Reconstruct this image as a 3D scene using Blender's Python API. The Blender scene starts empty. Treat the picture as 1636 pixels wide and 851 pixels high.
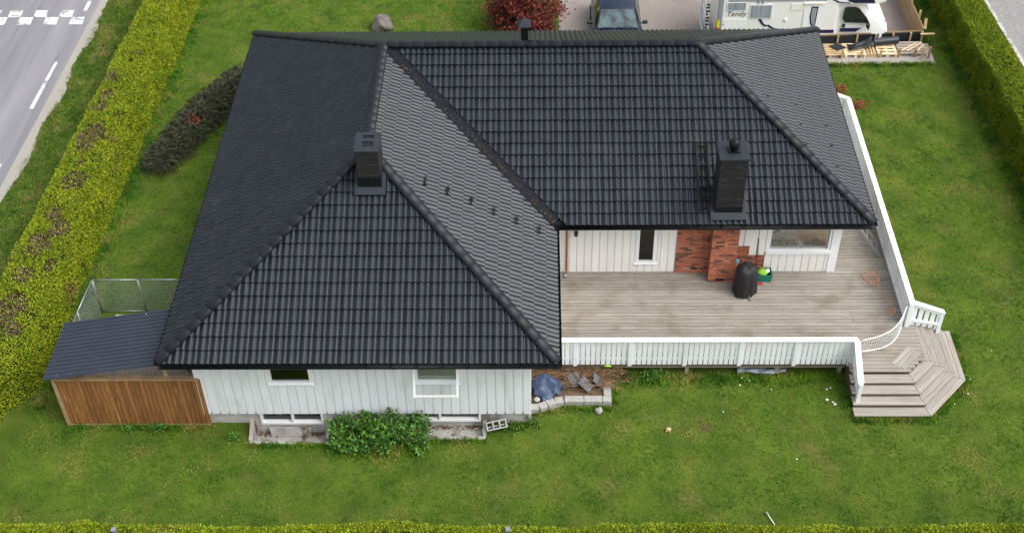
import bpy, bmesh, math, random
import numpy as np
from mathutils import Vector, Matrix
R = math.radians
random.seed(7)
rng = np.random.default_rng(11)
S = bpy.context.scene
C = S.collection

# ------------------------------------------------------------------ camera
CAM = Vector((8.8151, -34.2649, 24.2577))
PIT, YAW, ROLL, FPX = 0.7391, -0.02881, -0.02232, 2037.76
cd = bpy.data.cameras.new('camera')
cam = bpy.data.objects.new('camera', cd)
C.objects.link(cam)
cf = Vector((math.sin(YAW) * math.cos(PIT), math.cos(YAW) * math.cos(PIT), -math.sin(PIT)))
cr = Vector((math.cos(YAW), -math.sin(YAW), 0))
cu = cr.cross(cf)
cr2 = math.cos(ROLL) * cr + math.sin(ROLL) * cu
cu2 = -math.sin(ROLL) * cr + math.cos(ROLL) * cu
cam.matrix_world = Matrix(((cr2.x, cu2.x, -cf.x, CAM.x), (cr2.y, cu2.y, -cf.y, CAM.y), (cr2.z, cu2.z, -cf.z, CAM.z), (0, 0, 0, 1)))
cd.sensor_fit = 'HORIZONTAL'
cd.sensor_width = 36
cd.lens = FPX / 1636 * 36
cd.clip_end = 1500
S.camera = cam

# ------------------------------------------------------------------ sky, sun, exposure
SUN_EL, SUN_AZ = R(54), R(114)          # azimuth clockwise from +y: bright veiled sun, fairly high, on the right
w = bpy.data.worlds.new('World')
S.world = w
w.use_nodes = True
nt = w.node_tree
sky = nt.nodes.new('ShaderNodeTexSky')
sky.sky_type = 'NISHITA'
sky.sun_disc = False
sky.sun_elevation = SUN_EL
sky.sun_rotation = SUN_AZ
sky.dust_density = 4.0
sky.air_density = 1.2
hs = nt.nodes.new('ShaderNodeHueSaturation')
hs.inputs['Saturation'].default_value = 0.28
nt.links.new(sky.outputs[0], hs.inputs['Color'])
nt.links.new(hs.outputs[0], nt.nodes['Background'].inputs[0])
nt.nodes['Background'].inputs[1].default_value = 0.15
sd = bpy.data.lights.new('sun', 'SUN')
sd.energy = 1.1
sd.angle = R(50)
sd.color = (1.0, 0.98, 0.95)
sun = bpy.data.objects.new('sun', sd)
C.objects.link(sun)
tosun = Vector((math.sin(SUN_AZ) * math.cos(SUN_EL), math.cos(SUN_AZ) * math.cos(SUN_EL), math.sin(SUN_EL)))
sun.rotation_euler = tosun.to_track_quat('Z', 'Y').to_euler()
sun.location = (30, -20, 40)
S.view_settings.view_transform = 'Standard'
S.view_settings.look = 'None'
S.view_settings.gamma = 1
S.view_settings.exposure = 0.78
S.render.engine = 'CYCLES'
S.cycles.use_denoising = True
S.cycles.max_bounces = 8
S.cycles.transparent_max_bounces = 16

# ------------------------------------------------------------------ helpers
def lin(r, g, b):
    f = lambda c: (c / 255 / 12.92) if c / 255 <= .04045 else ((c / 255 + .055) / 1.055) ** 2.4
    return (f(r), f(g), f(b))

def mat(name, c1, c2=None, scale=4, rough=.6, spec=.5, metal=0, rnd=0, bump=0, bscale=60, stretch=(1, 1, 1), obj=False,
        c3=None, s3=1.0, t3=(.55, .7), coat=0, detail=6, contrast=(.3, .7), rough2=None, grad=None, hue=0, bstretch=None, world3=False):
    """c1..c2 by noise; c3 laid over by a second, larger noise between the two thresholds t3; rnd = value jitter per piece"""
    m = bpy.data.materials.new(name)
    m.use_nodes = True
    t = m.node_tree
    N, L = t.nodes, t.links
    b = N['Principled BSDF']
    b.inputs['Roughness'].default_value = rough
    b.inputs['Metallic'].default_value = metal
    b.inputs['Specular IOR Level'].default_value = spec
    if coat:
        b.inputs['Coat Weight'].default_value = coat
        b.inputs['Coat Roughness'].default_value = .08
    if obj:
        tc = N.new('ShaderNodeTexCoord').outputs['Object']
    else:
        tc = N.new('ShaderNodeNewGeometry').outputs['Position']
    oi = N.new('ShaderNodeObjectInfo')
    gi = N.new('ShaderNodeNewGeometry')
    if obj:
        ad = N.new('ShaderNodeVectorMath'); ad.operation = 'MULTIPLY_ADD'
        L.new(oi.outputs['Random'], ad.inputs[0])
        ad.inputs[1].default_value = (37, 53, 71)
        L.new(tc, ad.inputs[2])
        tc = ad.outputs[0]
    mp = N.new('ShaderNodeMapping')
    mp.inputs['Scale'].default_value = stretch
    L.new(tc, mp.inputs['Vector'])
    no = N.new('ShaderNodeTexNoise')
    no.inputs['Scale'].default_value = scale
    no.inputs['Detail'].default_value = detail
    no.inputs['Roughness'].default_value = .6
    L.new(mp.outputs[0], no.inputs['Vector'])
    rm = N.new('ShaderNodeMapRange')
    rm.inputs[1].default_value, rm.inputs[2].default_value = contrast
    L.new(no.outputs['Fac'], rm.inputs[0])
    mx = N.new('ShaderNodeMix'); mx.data_type = 'RGBA'
    mx.inputs[6].default_value = (*c1, 1)
    mx.inputs[7].default_value = (*(c2 or c1), 1)
    L.new(rm.outputs[0], mx.inputs[0])
    col = mx.outputs[2]
    if c3 is not None:
        n3 = N.new('ShaderNodeTexNoise')
        n3.inputs['Scale'].default_value = s3
        n3.inputs['Detail'].default_value = 5
        L.new(gi.outputs['Position'] if world3 else mp.outputs[0], n3.inputs['Vector'])
        r3 = N.new('ShaderNodeMapRange')
        r3.inputs[1].default_value, r3.inputs[2].default_value = t3
        L.new(n3.outputs['Fac'], r3.inputs[0])
        m3 = N.new('ShaderNodeMix'); m3.data_type = 'RGBA'
        L.new(r3.outputs[0], m3.inputs[0])
        L.new(col, m3.inputs[6])
        m3.inputs[7].default_value = (*c3, 1)
        col = m3.outputs[2]
    if rnd or hue:
        a = N.new('ShaderNodeMath'); a.operation = 'ADD'
        L.new(oi.outputs['Random'], a.inputs[0]); L.new(gi.outputs['Random Per Island'], a.inputs[1])
        fr = N.new('ShaderNodeMath'); fr.operation = 'FRACT'
        L.new(a.outputs[0], fr.inputs[0])
        h = N.new('ShaderNodeHueSaturation')
        v = N.new('ShaderNodeMapRange')
        v.inputs[3].default_value, v.inputs[4].default_value = 1 - rnd, 1 + rnd
        L.new(fr.outputs[0], v.inputs[0])
        L.new(v.outputs[0], h.inputs['Value'])
        if hue:
            f2 = N.new('ShaderNodeMath'); f2.operation = 'MULTIPLY'; f2.inputs[1].default_value = 7.13
            L.new(fr.outputs[0], f2.inputs[0])
            f3 = N.new('ShaderNodeMath'); f3.operation = 'FRACT'; L.new(f2.outputs[0], f3.inputs[0])
            hv = N.new('ShaderNodeMapRange')
            hv.inputs[3].default_value, hv.inputs[4].default_value = .5 - hue, .5 + hue
            L.new(f3.outputs[0], hv.inputs[0]); L.new(hv.outputs[0], h.inputs['Hue'])
        L.new(col, h.inputs['Color'])
        col = h.outputs[0]
    L.new(col, b.inputs['Base Color'])
    if rough2 is not None:
        rr = N.new('ShaderNodeMapRange')
        rr.inputs[3].default_value, rr.inputs[4].default_value = rough, rough2
        L.new(no.outputs['Fac'], rr.inputs[0]); L.new(rr.outputs[0], b.inputs['Roughness'])
    if bump:
        nb = N.new('ShaderNodeTexNoise')
        nb.inputs['Scale'].default_value = bscale
        nb.inputs['Detail'].default_value = 4
        if bstretch:
            m2 = N.new('ShaderNodeMapping'); m2.inputs['Scale'].default_value = bstretch
            L.new(tc, m2.inputs['Vector']); L.new(m2.outputs[0], nb.inputs['Vector'])
        else:
            L.new(mp.outputs[0], nb.inputs['Vector'])
        bu = N.new('ShaderNodeBump')
        bu.inputs['Strength'].default_value = 1
        bu.inputs['Distance'].default_value = bump
        L.new(nb.outputs['Fac'], bu.inputs['Height']); L.new(bu.outputs[0], b.inputs['Normal'])
    return m

def glass_mat(name, tint=(.75, .8, .8), refl=1.0):
    m = bpy.data.materials.new(name); m.use_nodes = True
    t = m.node_tree; N, L = t.nodes, t.links
    N.remove(N['Principled BSDF'])
    tr = N.new('ShaderNodeBsdfTransparent'); tr.inputs[0].default_value = (*tint, 1)
    gl = N.new('ShaderNodeBsdfGlossy'); gl.inputs['Roughness'].default_value = .02
    fr = N.new('ShaderNodeFresnel'); fr.inputs['IOR'].default_value = 1.6
    mu = N.new('ShaderNodeMath'); mu.operation = 'MULTIPLY'; mu.inputs[1].default_value = refl; mu.use_clamp = True
    L.new(fr.outputs[0], mu.inputs[0])
    ms = N.new('ShaderNodeMixShader')
    L.new(mu.outputs[0], ms.inputs[0]); L.new(tr.outputs[0], ms.inputs[1]); L.new(gl.outputs[0], ms.inputs[2])
    L.new(ms.outputs[0], N['Material Output'].inputs[0])
    return m

def wm(o):
    m = o.matrix_basis.copy()
    if o.parent is not None:
        return wm(o.parent) @ o.matrix_parent_inverse @ m
    return m

def attach(o, parent):
    if parent is not None:
        o.parent = parent
        o.matrix_parent_inverse = wm(parent).inverted()
    return o

def tag(o, label=None, cat=None, group=None, kind=None):
    if label: o['label'] = label
    if cat: o['category'] = cat
    if group: o['group'] = group
    if kind: o['kind'] = kind
    return o

def thing(name, loc, label, cat, group=None):
    o = bpy.data.objects.new(name, None)
    C.objects.link(o)
    o.location = loc
    o.empty_display_size = .2
    return tag(o, label, cat, group)

def link(name, me, m=None, parent=None, loc=None, mtx=None):
    o = bpy.data.objects.new(name, me)
    C.objects.link(o)
    if m is not None and not me.materials:
        me.materials.append(m)
    if mtx is not None: o.matrix_basis = mtx
    elif loc is not None: o.location = loc
    return attach(o, parent)

def np_mesh(name, V, F, smooth=False):
    V = np.asarray(V, dtype=np.float32); F = np.asarray(F, dtype=np.int32)
    me = bpy.data.meshes.new(name)
    k = F.shape[1]
    me.vertices.add(len(V)); me.vertices.foreach_set('co', V.ravel())
    me.loops.add(F.size); me.loops.foreach_set('vertex_index', F.ravel())
    me.polygons.add(len(F)); me.polygons.foreach_set('loop_start', np.arange(0, F.size, k, dtype=np.int32))
    me.polygons.foreach_set('loop_total', np.full(len(F), k, dtype=np.int32))
    if smooth: me.polygons.foreach_set('use_smooth', np.ones(len(F), dtype=bool))
    me.update(); me.validate()
    return me

class MB:
    def __init__(s): s.v, s.f, s.mi, s.cur = [], [], [], 0
    def add(s, vs, fs):
        n = len(s.v); s.v += [tuple(p) for p in vs]; s.f += [tuple(i + n for i in f) for f in fs]; s.mi += [s.cur] * len(fs); return s
    def box(s, x0, x1, y0, y1, z0, z1):
        return s.add([(x0, y0, z0), (x1, y0, z0), (x1, y1, z0), (x0, y1, z0), (x0, y0, z1), (x1, y0, z1), (x1, y1, z1), (x0, y1, z1)],
                     [(0, 3, 2, 1), (4, 5, 6, 7), (0, 1, 5, 4), (1, 2, 6, 5), (2, 3, 7, 6), (3, 0, 4, 7)])
    def bar(s, a, b, wd, ht, up=(0, 0, 1)):
        """box from a to b; wd across, ht along up"""
        a, b, up = Vector(a), Vector(b), Vector(up)
        d = (b - a).normalized(); sd_ = d.cross(up)
        if sd_.length < 1e-4: sd_ = d.cross(Vector((1, 0, 0)))
        sd_.normalize(); u = sd_.cross(d)
        p = [c + sd_ * (i * wd / 2) + u * (j * ht / 2) for c in (a, b) for i, j in ((-1, -1), (1, -1), (1, 1), (-1, 1))]
        return s.add(p, [(0, 1, 2, 3), (7, 6, 5, 4), (0, 4, 5, 1), (1, 5, 6, 2), (2, 6, 7, 3), (3, 7, 4, 0)])
    def prism(s, poly, z0, z1):
        n = len(poly)
        vs = [(x, y, z0) for x, y in poly] + [(x, y, z1) for x, y in poly]
        return s.add(vs, [tuple(range(n - 1, -1, -1)), tuple(range(n, 2 * n))] + [(i, (i + 1) % n, n + (i + 1) % n, n + i) for i in range(n)])
    def prism_y(s, poly, y0, y1):
        """polygon in x,z swept along y"""
        n = len(poly)
        vs = [(x, y0, z) for x, z in poly] + [(x, y1, z) for x, z in poly]
        return s.add(vs, [tuple(range(n)), tuple(range(2 * n - 1, n - 1, -1))] + [((i + 1) % n, i, n + i, n + (i + 1) % n) for i in range(n)])
    def tube(s, pts, r, n=8, closed=False, caps=True):
        pts = [Vector(p) for p in pts]; m = len(pts)
        rs = r if isinstance(r, (list, tuple)) else [r] * m
        rings = []
        ref = None
        for i, p in enumerate(pts):
            a = pts[i - 1] if (i > 0 or closed) else p
            b = pts[(i + 1) % m] if (i < m - 1 or closed) else p
            d = (b - a).normalized()
            if ref is None:
                ref = Vector((0, 0, 1)) if abs(d.z) < .9 else Vector((1, 0, 0))
            sx = d.cross(ref)
            if sx.length < 1e-5: sx = d.cross(Vector((.3, .7, .2)))
            sx.normalize(); sy = sx.cross(d); ref = sy
            rings.append([p + (sx * math.cos(2 * math.pi * k / n) + sy * math.sin(2 * math.pi * k / n)) * rs[i] for k in range(n)])
        fs = []
        for i in range(m if closed else m - 1):
            j = (i + 1) % m
            for k in range(n):
                fs.append((i * n + k, i * n + (k + 1) % n, j * n + (k + 1) % n, j * n + k))
        if not closed and caps:
            fs += [tuple(range(n - 1, -1, -1)), tuple((m - 1) * n + k for k in range(n))]
        return s.add([q for g in rings for q in g], fs)
    def lathe(s, c, prof, n=16, sx=1, sy=1):
        vs = [(c[0] + r * sx * math.cos(2 * math.pi * k / n), c[1] + r * sy * math.sin(2 * math.pi * k / n), c[2] + z) for r, z in prof for k in range(n)]
        m = len(prof); fs = []
        for i in range(m - 1):
            for k in range(n):
                fs.append((i * n + k, i * n + (k + 1) % n, (i + 1) * n + (k + 1) % n, (i + 1) * n + k))
        fs += [tuple(range(n - 1, -1, -1)), tuple((m - 1) * n + k for k in range(n))]
        return s.add(vs, fs)
    def mesh(s, name, smooth=False, bevel=0):
        me = bpy.data.meshes.new(name)
        me.from_pydata(s.v, [], s.f)
        if bevel:
            bm = bmesh.new(); bm.from_mesh(me)
            bmesh.ops.bevel(bm, geom=bm.edges[:], offset=bevel, segments=1, affect='EDGES', clamp_overlap=True)
            bm.to_mesh(me); bm.free()
        elif any(s.mi):
            for p, i in zip(me.polygons, s.mi): p.material_index = i
        if smooth:
            me.polygons.foreach_set('use_smooth', [True] * len(me.polygons))
        me.update()
        return me
    def build(s, name, m, parent=None, smooth=False, bevel=0, loc=None):
        me = s.mesh(name, smooth, bevel)
        for x in (m if isinstance(m, (list, tuple)) else [m]): me.materials.append(x)
        return link(name, me, None, parent, loc)

def sharp(o, ang=35):
    me = o.data
    me.polygons.foreach_set('use_smooth', [True] * len(me.polygons))
    try: me.set_sharp_from_angle(angle=R(ang))
    except Exception: pass
    return o

def solid(o, t, off=-1):
    md = o.modifiers.new('thickness', 'SOLIDIFY'); md.thickness = t; md.offset = off
    return o

def fbm(x, y, seed=0.0, oct=3, f=1.0):
    """cheap smooth lumps from sines (numpy)"""
    r = 0; a = 1; tot = 0
    for i in range(oct):
        k = f * 2 ** i; p = seed * 1.7 + i * 2.3
        r = r + a * (np.sin(k * (1.0 * x + .37 * y) + p) + np.sin(k * (.83 * y - .45 * x) + 1.3 * p) + np.sin(k * .71 * (x + y) + 2.1 * p)) / 3
        tot += a; a *= .55
    return r / tot

def cards(P, N, size, aspect=.5, up=None, bend=.25, fold=.3, rs=rng):
    """leaf-shaped faces: P points, N direction in which each leaf points; returns V, F (triangles)"""
    n = len(P); N = N / np.linalg.norm(N, axis=1, keepdims=True)
    r = rs.normal(size=(n, 3)); side = np.cross(N, r); side /= np.linalg.norm(side, axis=1, keepdims=True)
    nor = np.cross(side, N)
    s = np.asarray(size).reshape(-1, 1) * np.ones((n, 1))
    tip = P + N * s - nor * s * bend
    mid = P + N * s * .5
    l = mid + side * s * aspect / 2 + nor * s * fold * aspect
    rr = mid - side * s * aspect / 2 + nor * s * fold * aspect
    V = np.stack([P, l, tip, rr], 1).reshape(-1, 3)
    i = np.arange(n) * 4
    F = np.concatenate([np.stack([i, i + 1, i + 2], 1), np.stack([i, i + 2, i + 3], 1)])
    return V, F

# ------------------------------------------------------------------ materials
M = {}
M['lawn'] = mat('lawn_soil', (.04, .074, .010), (.10, .14, .018), scale=1.1, rough=.95, spec=.1, c3=(.14, .115, .04), s3=.8, t3=(.6, .8), bump=.02, bscale=25, detail=10)
M['grass'] = mat('grass_blades', (.034, .118, .007), (.125, .24, .014), scale=1.3, rough=.7, spec=.2, rnd=.24, hue=.01, c3=(.33, .28, .075), s3=1.0, t3=(.5, .76), detail=10, contrast=(.38, .62))
M['verge'] = mat('verge_grass', (.055, .105, .014), (.125, .17, .028), scale=1.2, rough=.7, spec=.2, rnd=.4, hue=.02, c3=(.3, .22, .1), s3=1.3, t3=(.5, .7), detail=8)
M['asphalt'] = mat('asphalt', lin(118, 117, 122), lin(146, 145, 148), scale=.5, stretch=(2.2, .12, 1), rough=.9, spec=.2, bump=.012, bscale=220, bstretch=(1, 1, 1), contrast=(.35, .65), c3=lin(118, 117, 121), s3=1.6, t3=(.6, .72))
M['grit'] = mat('road_grit', lin(150, 146, 138), lin(178, 172, 162), scale=30, rough=.95, spec=.1, bump=.02, bscale=120)
M['paint'] = mat('road_paint', lin(226, 228, 228), lin(205, 205, 204), scale=14, rough=.7, spec=.3, c3=lin(146, 145, 148), s3=4, t3=(.53, .62))
M['gravel'] = mat('yard_gravel', lin(136, 126, 120), lin(176, 165, 158), scale=24, rough=.95, spec=.1, bump=.03, bscale=90, c3=lin(140, 130, 124), s3=.7, t3=(.55, .75), detail=10)
M['street'] = mat('street_gravel_asphalt', lin(134, 132, 132), lin(164, 161, 158), scale=9, rough=.95, spec=.15, bump=.02, bscale=150, detail=10)
M['strip'] = mat('pale_gravel', lin(156, 150, 142), lin(186, 180, 172), scale=24, rough=.95, spec=.1, bump=.03, bscale=90, detail=10)
M['conc'] = mat('concrete', lin(166, 164, 158), lin(192, 190, 184), scale=6, rough=.85, spec=.25, bump=.006, bscale=70, c3=lin(128, 122, 112), s3=2.2, t3=(.52, .7))
M['dirtconc'] = mat('dirty_concrete', lin(150, 148, 143), lin(190, 188, 182), scale=5, rough=.9, spec=.2, bump=.008, bscale=60, c3=lin(95, 84, 70), s3=2.5, t3=(.52, .62))
M['soil'] = mat('soil', lin(88, 72, 56), lin(125, 105, 84), scale=14, rough=.95, spec=.1, bump=.03, bscale=40)
M['tile'] = mat('roof_tile', (.007, .0095, .0145), (.011, .0145, .021), scale=3, rough=.26, spec=.42, rnd=.18, bump=.0022, bscale=90, rough2=.5, c3=(.021, .022, .024), s3=1.4, t3=(.58, .8))
M['cap'] = mat('ridge_tile', (.010, .012, .016), (.015, .018, .023), scale=7, rough=.42, spec=.25, rnd=.16, bump=.002, bscale=60)
M['blackmetal'] = mat('black_metal', (.006, .0065, .008), (.009, .010, .012), scale=6, rough=.45, spec=.2)
M['sheet'] = mat('grey_flashing', (.02, .024, .032), (.028, .033, .042), scale=8, rough=.5, spec=.2)
M['valley'] = mat('valley_metal', (.008, .010, .014), (.012, .014, .018), scale=8, rough=.6, spec=.12)
M['under'] = mat('roof_underlay', (.012, .013, .015), rough=.9, spec=.1)
M['white'] = mat('white_paint', lin(232, 235, 236), lin(222, 226, 228), scale=2.2, rough=.55, spec=.35, rnd=.025, stretch=(3, 3, .6), bump=.0012, bscale=60, bstretch=(8, 8, 1), c3=lin(200, 203, 198), s3=1.3, t3=(.55, .82))  # cool tint of the shaded front put into the white
M['whitebounce'] = mat('deck_bounce_white_paint', lin(236, 234, 228), lin(228, 225, 217), scale=2.2, rough=.55, spec=.35, rnd=.03, stretch=(3, 3, .6), bump=.0012, bscale=60, bstretch=(8, 8, 1), c3=lin(214, 209, 198), s3=1.5, t3=(.6, .85))  # same white paint, with warm bounce off the deck put into the colour
M['frame'] = mat('window_frame_white', lin(238, 239, 238), lin(230, 231, 230), scale=5, rough=.4, spec=.45)
M['recess'] = mat('recess_white', lin(226, 230, 232), lin(218, 222, 225), scale=3, rough=.6, spec=.3)
M['soffit'] = mat('soffit', lin(120, 118, 115), lin(100, 98, 96), scale=5, rough=.7)
M['deck'] = mat('weathered_deck', lin(158, 152, 142), lin(130, 123, 112), scale=2.2, stretch=(.8, 14, 14), rough=.85, spec=.2, rnd=.1, obj=True, bump=.0025, bscale=8, c3=lin(118, 107, 92), s3=1.5, t3=(.5, .8), world3=True, detail=9, bstretch=(2, 60, 60))
M['stair'] = mat('weathered_stair', lin(166, 161, 153), lin(138, 131, 121), scale=2.4, stretch=(.8, 14, 14), rough=.85, spec=.2, rnd=.1, obj=True, bump=.0025, bscale=8, c3=lin(140, 120, 98), s3=1.2, t3=(.58, .74), detail=9, bstretch=(2, 60, 60))
M['riser'] = mat('riser_wood', lin(112, 97, 79), lin(88, 74, 60), scale=2.4, stretch=(1, 1, 9), rough=.85, spec=.2, rnd=.1)  # darker than the treads: shade on the risers put into the brown
M['brown'] = mat('brown_stained_plank', lin(156, 110, 64), lin(116, 76, 41), scale=2.0, stretch=(.8, 9, 9), rough=.65, spec=.3, rnd=.2, obj=True, bump=.002, bscale=9, c3=lin(196, 154, 96), s3=2.4, t3=(.63, .72), detail=8)
M['lumber'] = mat('fresh_lumber', lin(200, 176, 136), lin(172, 144, 102), scale=3, stretch=(1.2, 9, 9), rough=.75, spec=.25, rnd=.1, obj=True)
M['pale'] = mat('pale_lumber', lin(226, 206, 172), lin(204, 180, 142), scale=3, stretch=(1.2, 9, 9), rough=.75, spec=.25, rnd=.1, obj=True)
M['greywood'] = mat('grey_wood', lin(168, 158, 148), lin(138, 126, 114), scale=3, stretch=(1.2, 9, 9), rough=.85, spec=.2, rnd=.12, obj=True)
M['edgewood'] = mat('edging_wood', lin(172, 146, 112), lin(138, 112, 82), scale=3, stretch=(1, 1, 6), rough=.8, rnd=.1)
M['brick'] = mat('red_brick', lin(188, 120, 92), lin(160, 96, 74), scale=14, rough=.85, spec=.2, rnd=.18, hue=.008, obj=True, bump=.004, bscale=70)
M['brickd'] = mat('burnt_brick', lin(136, 90, 74), lin(100, 74, 66), scale=14, rough=.8, spec=.2, rnd=.25, obj=True, bump=.004, bscale=70)
M['mortar'] = mat('mortar', lin(176, 158, 146), lin(150, 134, 124), scale=20, rough=.95)
M['bbrick'] = mat('black_brick', (.016, .016, .017), (.027, .026, .026), scale=20, rough=.7, spec=.3, rnd=.3, bump=.003, bscale=70)
M['bmortar'] = mat('black_mortar', (.008, .008, .008), rough=.9)
M['glass'] = glass_mat('window_glass', (.66, .72, .72), 1.3)
M['glassc'] = glass_mat('clear_glass', (.97, .98, .975), .6)
M['carglass'] = mat('dark_vehicle_glass', (.012, .016, .018), (.02, .025, .028), scale=3, rough=.04, spec=.9)
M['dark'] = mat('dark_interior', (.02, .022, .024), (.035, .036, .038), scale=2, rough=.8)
M['room'] = mat('room_wall', lin(232, 226, 214), rough=.8)
M['curtain_and_reflection'] = mat('grey_curtain_and_reflection', lin(160, 166, 172), lin(110, 118, 126), scale=1.5, stretch=(18, 1, .4), rough=.9)
M['parquet'] = mat('oak_floor', lin(220, 186, 130), lin(204, 164, 106), scale=2.5, stretch=(.8, 9, 9), rough=.45, rnd=.1, obj=True)
M['rug'] = mat('beige_rug', lin(232, 224, 206), lin(220, 211, 192), scale=30, rough=.95)
M['copper'] = mat('copper_pipe', lin(176, 108, 66), lin(140, 82, 52), scale=6, rough=.4, metal=.6)
M['steel'] = mat('galvanised', lin(176, 182, 186), lin(150, 156, 160), scale=14, rough=.4, metal=.7)
M['alu'] = mat('aluminium', lin(192, 194, 196), lin(168, 170, 172), scale=10, rough=.38, metal=.8)
M['corr'] = mat('corrugated_steel', (.022, .028, .041), (.03, .037, .052), scale=2, rough=.4, spec=.4, bump=.001, bscale=20)
M['coverc'] = mat('black_cover', (.012, .012, .013), (.02, .02, .021), scale=9, rough=.62, spec=.35, bump=.006, bscale=14, bstretch=(1, 1, .35))
M['tarp'] = mat('blue_tarp', lin(56, 72, 102), lin(40, 54, 80), scale=6, rough=.45, spec=.45, bump=.012, bscale=9)
M['crate'] = mat('green_crate', lin(22, 120, 98), lin(16, 96, 80), scale=5, rough=.45)
M['lime'] = mat('lime_cloth', lin(156, 206, 62), lin(126, 180, 46), scale=10, rough=.8)
M['red'] = mat('red_plastic', lin(196, 46, 42), lin(160, 34, 34), scale=8, rough=.45)
M['greenpot'] = mat('green_glaze', lin(56, 92, 66), lin(34, 64, 48), scale=14, rough=.35)
M['greypot'] = mat('grey_pot', lin(98, 104, 98), lin(70, 76, 72), scale=14, rough=.7)
M['rope'] = mat('salmon_rope', lin(214, 168, 142), lin(190, 136, 110), scale=30, rough=.8)
M['membrane'] = mat('black_membrane', (.014, .016, .02), (.022, .025, .03), scale=8, rough=.45, spec=.5, bump=.004, bscale=50)
M['carblue'] = mat('blue_car_paint', (.004, .012, .034), (.006, .015, .042), scale=3, rough=.3, spec=.4, coat=.35)
M['cardark'] = mat('dark_trim', (.014, .014, .015), rough=.5)
M['tyre'] = mat('tyre_rubber', (.016, .016, .016), rough=.8)
M['mhwhite'] = mat('motorhome_white', lin(238, 237, 232), lin(228, 227, 222), scale=1.2, rough=.35, spec=.5)
M['mhgrey'] = mat('motorhome_grey', lin(150, 152, 160), lin(138, 140, 148), scale=2, rough=.4)
M['navy'] = mat('navy_stripe', lin(34, 30, 74), rough=.35)
M['amber'] = mat('amber_lens', lin(232, 220, 30), rough=.2)
M['redlens'] = mat('red_lens', lin(196, 26, 24), rough=.2)
M['rock'] = mat('granite', lin(132, 124, 120), lin(88, 80, 80), scale=3, rough=.9, bump=.03, bscale=8, c3=lin(84, 70, 74), s3=2.2, t3=(.5, .65))
M['hedge'] = mat('thuja_hedge', (.165, .235, .011), (.31, .365, .018), scale=1.4, rough=.65, spec=.2, rnd=.3, hue=.02, c3=(.24, .16, .06), s3=.9, t3=(.62, .76), detail=8)
M['hedger'] = mat('thuja_hedge_green', (.125, .195, .011), (.24, .30, .016), scale=1.4, rough=.65, spec=.2, rnd=.3, hue=.02, detail=8)
M['dead'] = mat('dead_thuja', lin(140, 114, 98), lin(102, 84, 76), scale=5, rough=.9, spec=.1, rnd=.35)
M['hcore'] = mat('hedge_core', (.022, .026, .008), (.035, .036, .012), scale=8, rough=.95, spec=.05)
M['juniper'] = mat('juniper', lin(86, 88, 66), lin(52, 54, 42), scale=3, rough=.8, spec=.2, rnd=.35, hue=.02)
M['maple'] = mat('red_maple', (.19, .04, .028), (.10, .02, .016), scale=2.4, rough=.6, spec=.25, rnd=.5, hue=.02)
M['shrub'] = mat('rose_leaf', (.11, .25, .03), (.05, .135, .02), scale=4, rough=.5, spec=.4, rnd=.5, hue=.025)
M['weed'] = mat('weed_leaf', (.10, .22, .03), (.06, .14, .02), scale=4, rough=.55, spec=.3, rnd=.4, hue=.02)
M['redleaf'] = mat('red_leaf', lin(176, 62, 50), lin(140, 52, 44), scale=5, rough=.7, rnd=.3)
M['bark'] = mat('bark', lin(96, 80, 66), lin(66, 54, 46), scale=12, rough=.95, bump=.01, bscale=30)
M['twig'] = mat('dead_twig', lin(142, 112, 80), lin(96, 74, 54), scale=9, rough=.9, rnd=.3)
M['litter'] = mat('white_scrap', lin(236, 236, 232), rough=.8)
M['lightgrey'] = mat('light_grey_block', lin(168, 166, 160), lin(140, 138, 132), scale=14, rough=.95, bump=.006, bscale=60)
M['bluegrey'] = mat('blue_grey_cap', lin(140, 144, 160), lin(120, 124, 140), scale=8, rough=.4, metal=.3)
M['beige'] = mat('beige_toy', lin(214, 176, 134), lin(196, 156, 116), scale=8, rough=.7)
M['oldsheet'] = mat('old_plastic', lin(150, 156, 164), lin(120, 126, 134), scale=6, rough=.5)
M['oldtile'] = mat('old_tile', lin(110, 112, 114), lin(76, 78, 82), scale=8, rough=.8)
M['ink'] = mat('dark_print', (.02, .02, .025), rough=.5)

# ------------------------------------------------------------------ fitted house dimensions
W, D, YF, XR, ZE, RISE = 9.2, 9.16, -14.04, 17.39, 2.856, 2.463
HF, HR = 4.877, 4.234
P1 = Vector((W / 2, -D / 2, ZE + RISE)); P2 = Vector((W / 2, YF + HF, ZE + RISE)); P3 = Vector((XR - HR, -D / 2, ZE + RISE))
YW = -13.475            # front wall of the wing
XWL, XWR = .52, 8.605   # its two ends
YM = -8.55              # wall on the terrace
ZD = .6                 # terrace floor
YARD = -.45             # level of the gravel yard behind the house

# ------------------------------------------------------------------ the ground
def sm(t): t = np.clip(t, 0, 1); return t * t * (3 - 2 * t)
WELLS = [(1.68, 3.62, -14.08, -13.42), (5.2, 7.47, -13.93, -13.42)]
def height(x, y):
    h = -.45 * sm((np.asarray(x, float) - 7.3) / 2.2) * sm((np.asarray(y, float) - 1) / 2.4) * (1 - sm((x - 17.2) / .9) * (y < 3.64))
    h = np.where((np.asarray(x) > 22.2), 0, h)
    near = (np.abs(x - 8) < 26) & (np.abs(y + 5) < 20)
    return h + np.where(near, .018 * fbm(x, y, 3, 3, .9), 0)
xs = np.unique(np.concatenate([[-160, -90, -50, -30], np.arange(-18, 34.01, .5), [40, 60, 100, 160], [1.68, 3.62, 5.2, 7.47, 9.55, 22.2]]))
ys = np.unique(np.concatenate([[-90, -50, -35], np.arange(-24, 14.01, .5), [20, 30, 60, 110, 200], [-14.08, -13.93, -13.42, 3.64]]))
gx, gy = np.meshgrid(xs, ys, indexing='ij')
gz = height(gx, gy)
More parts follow.
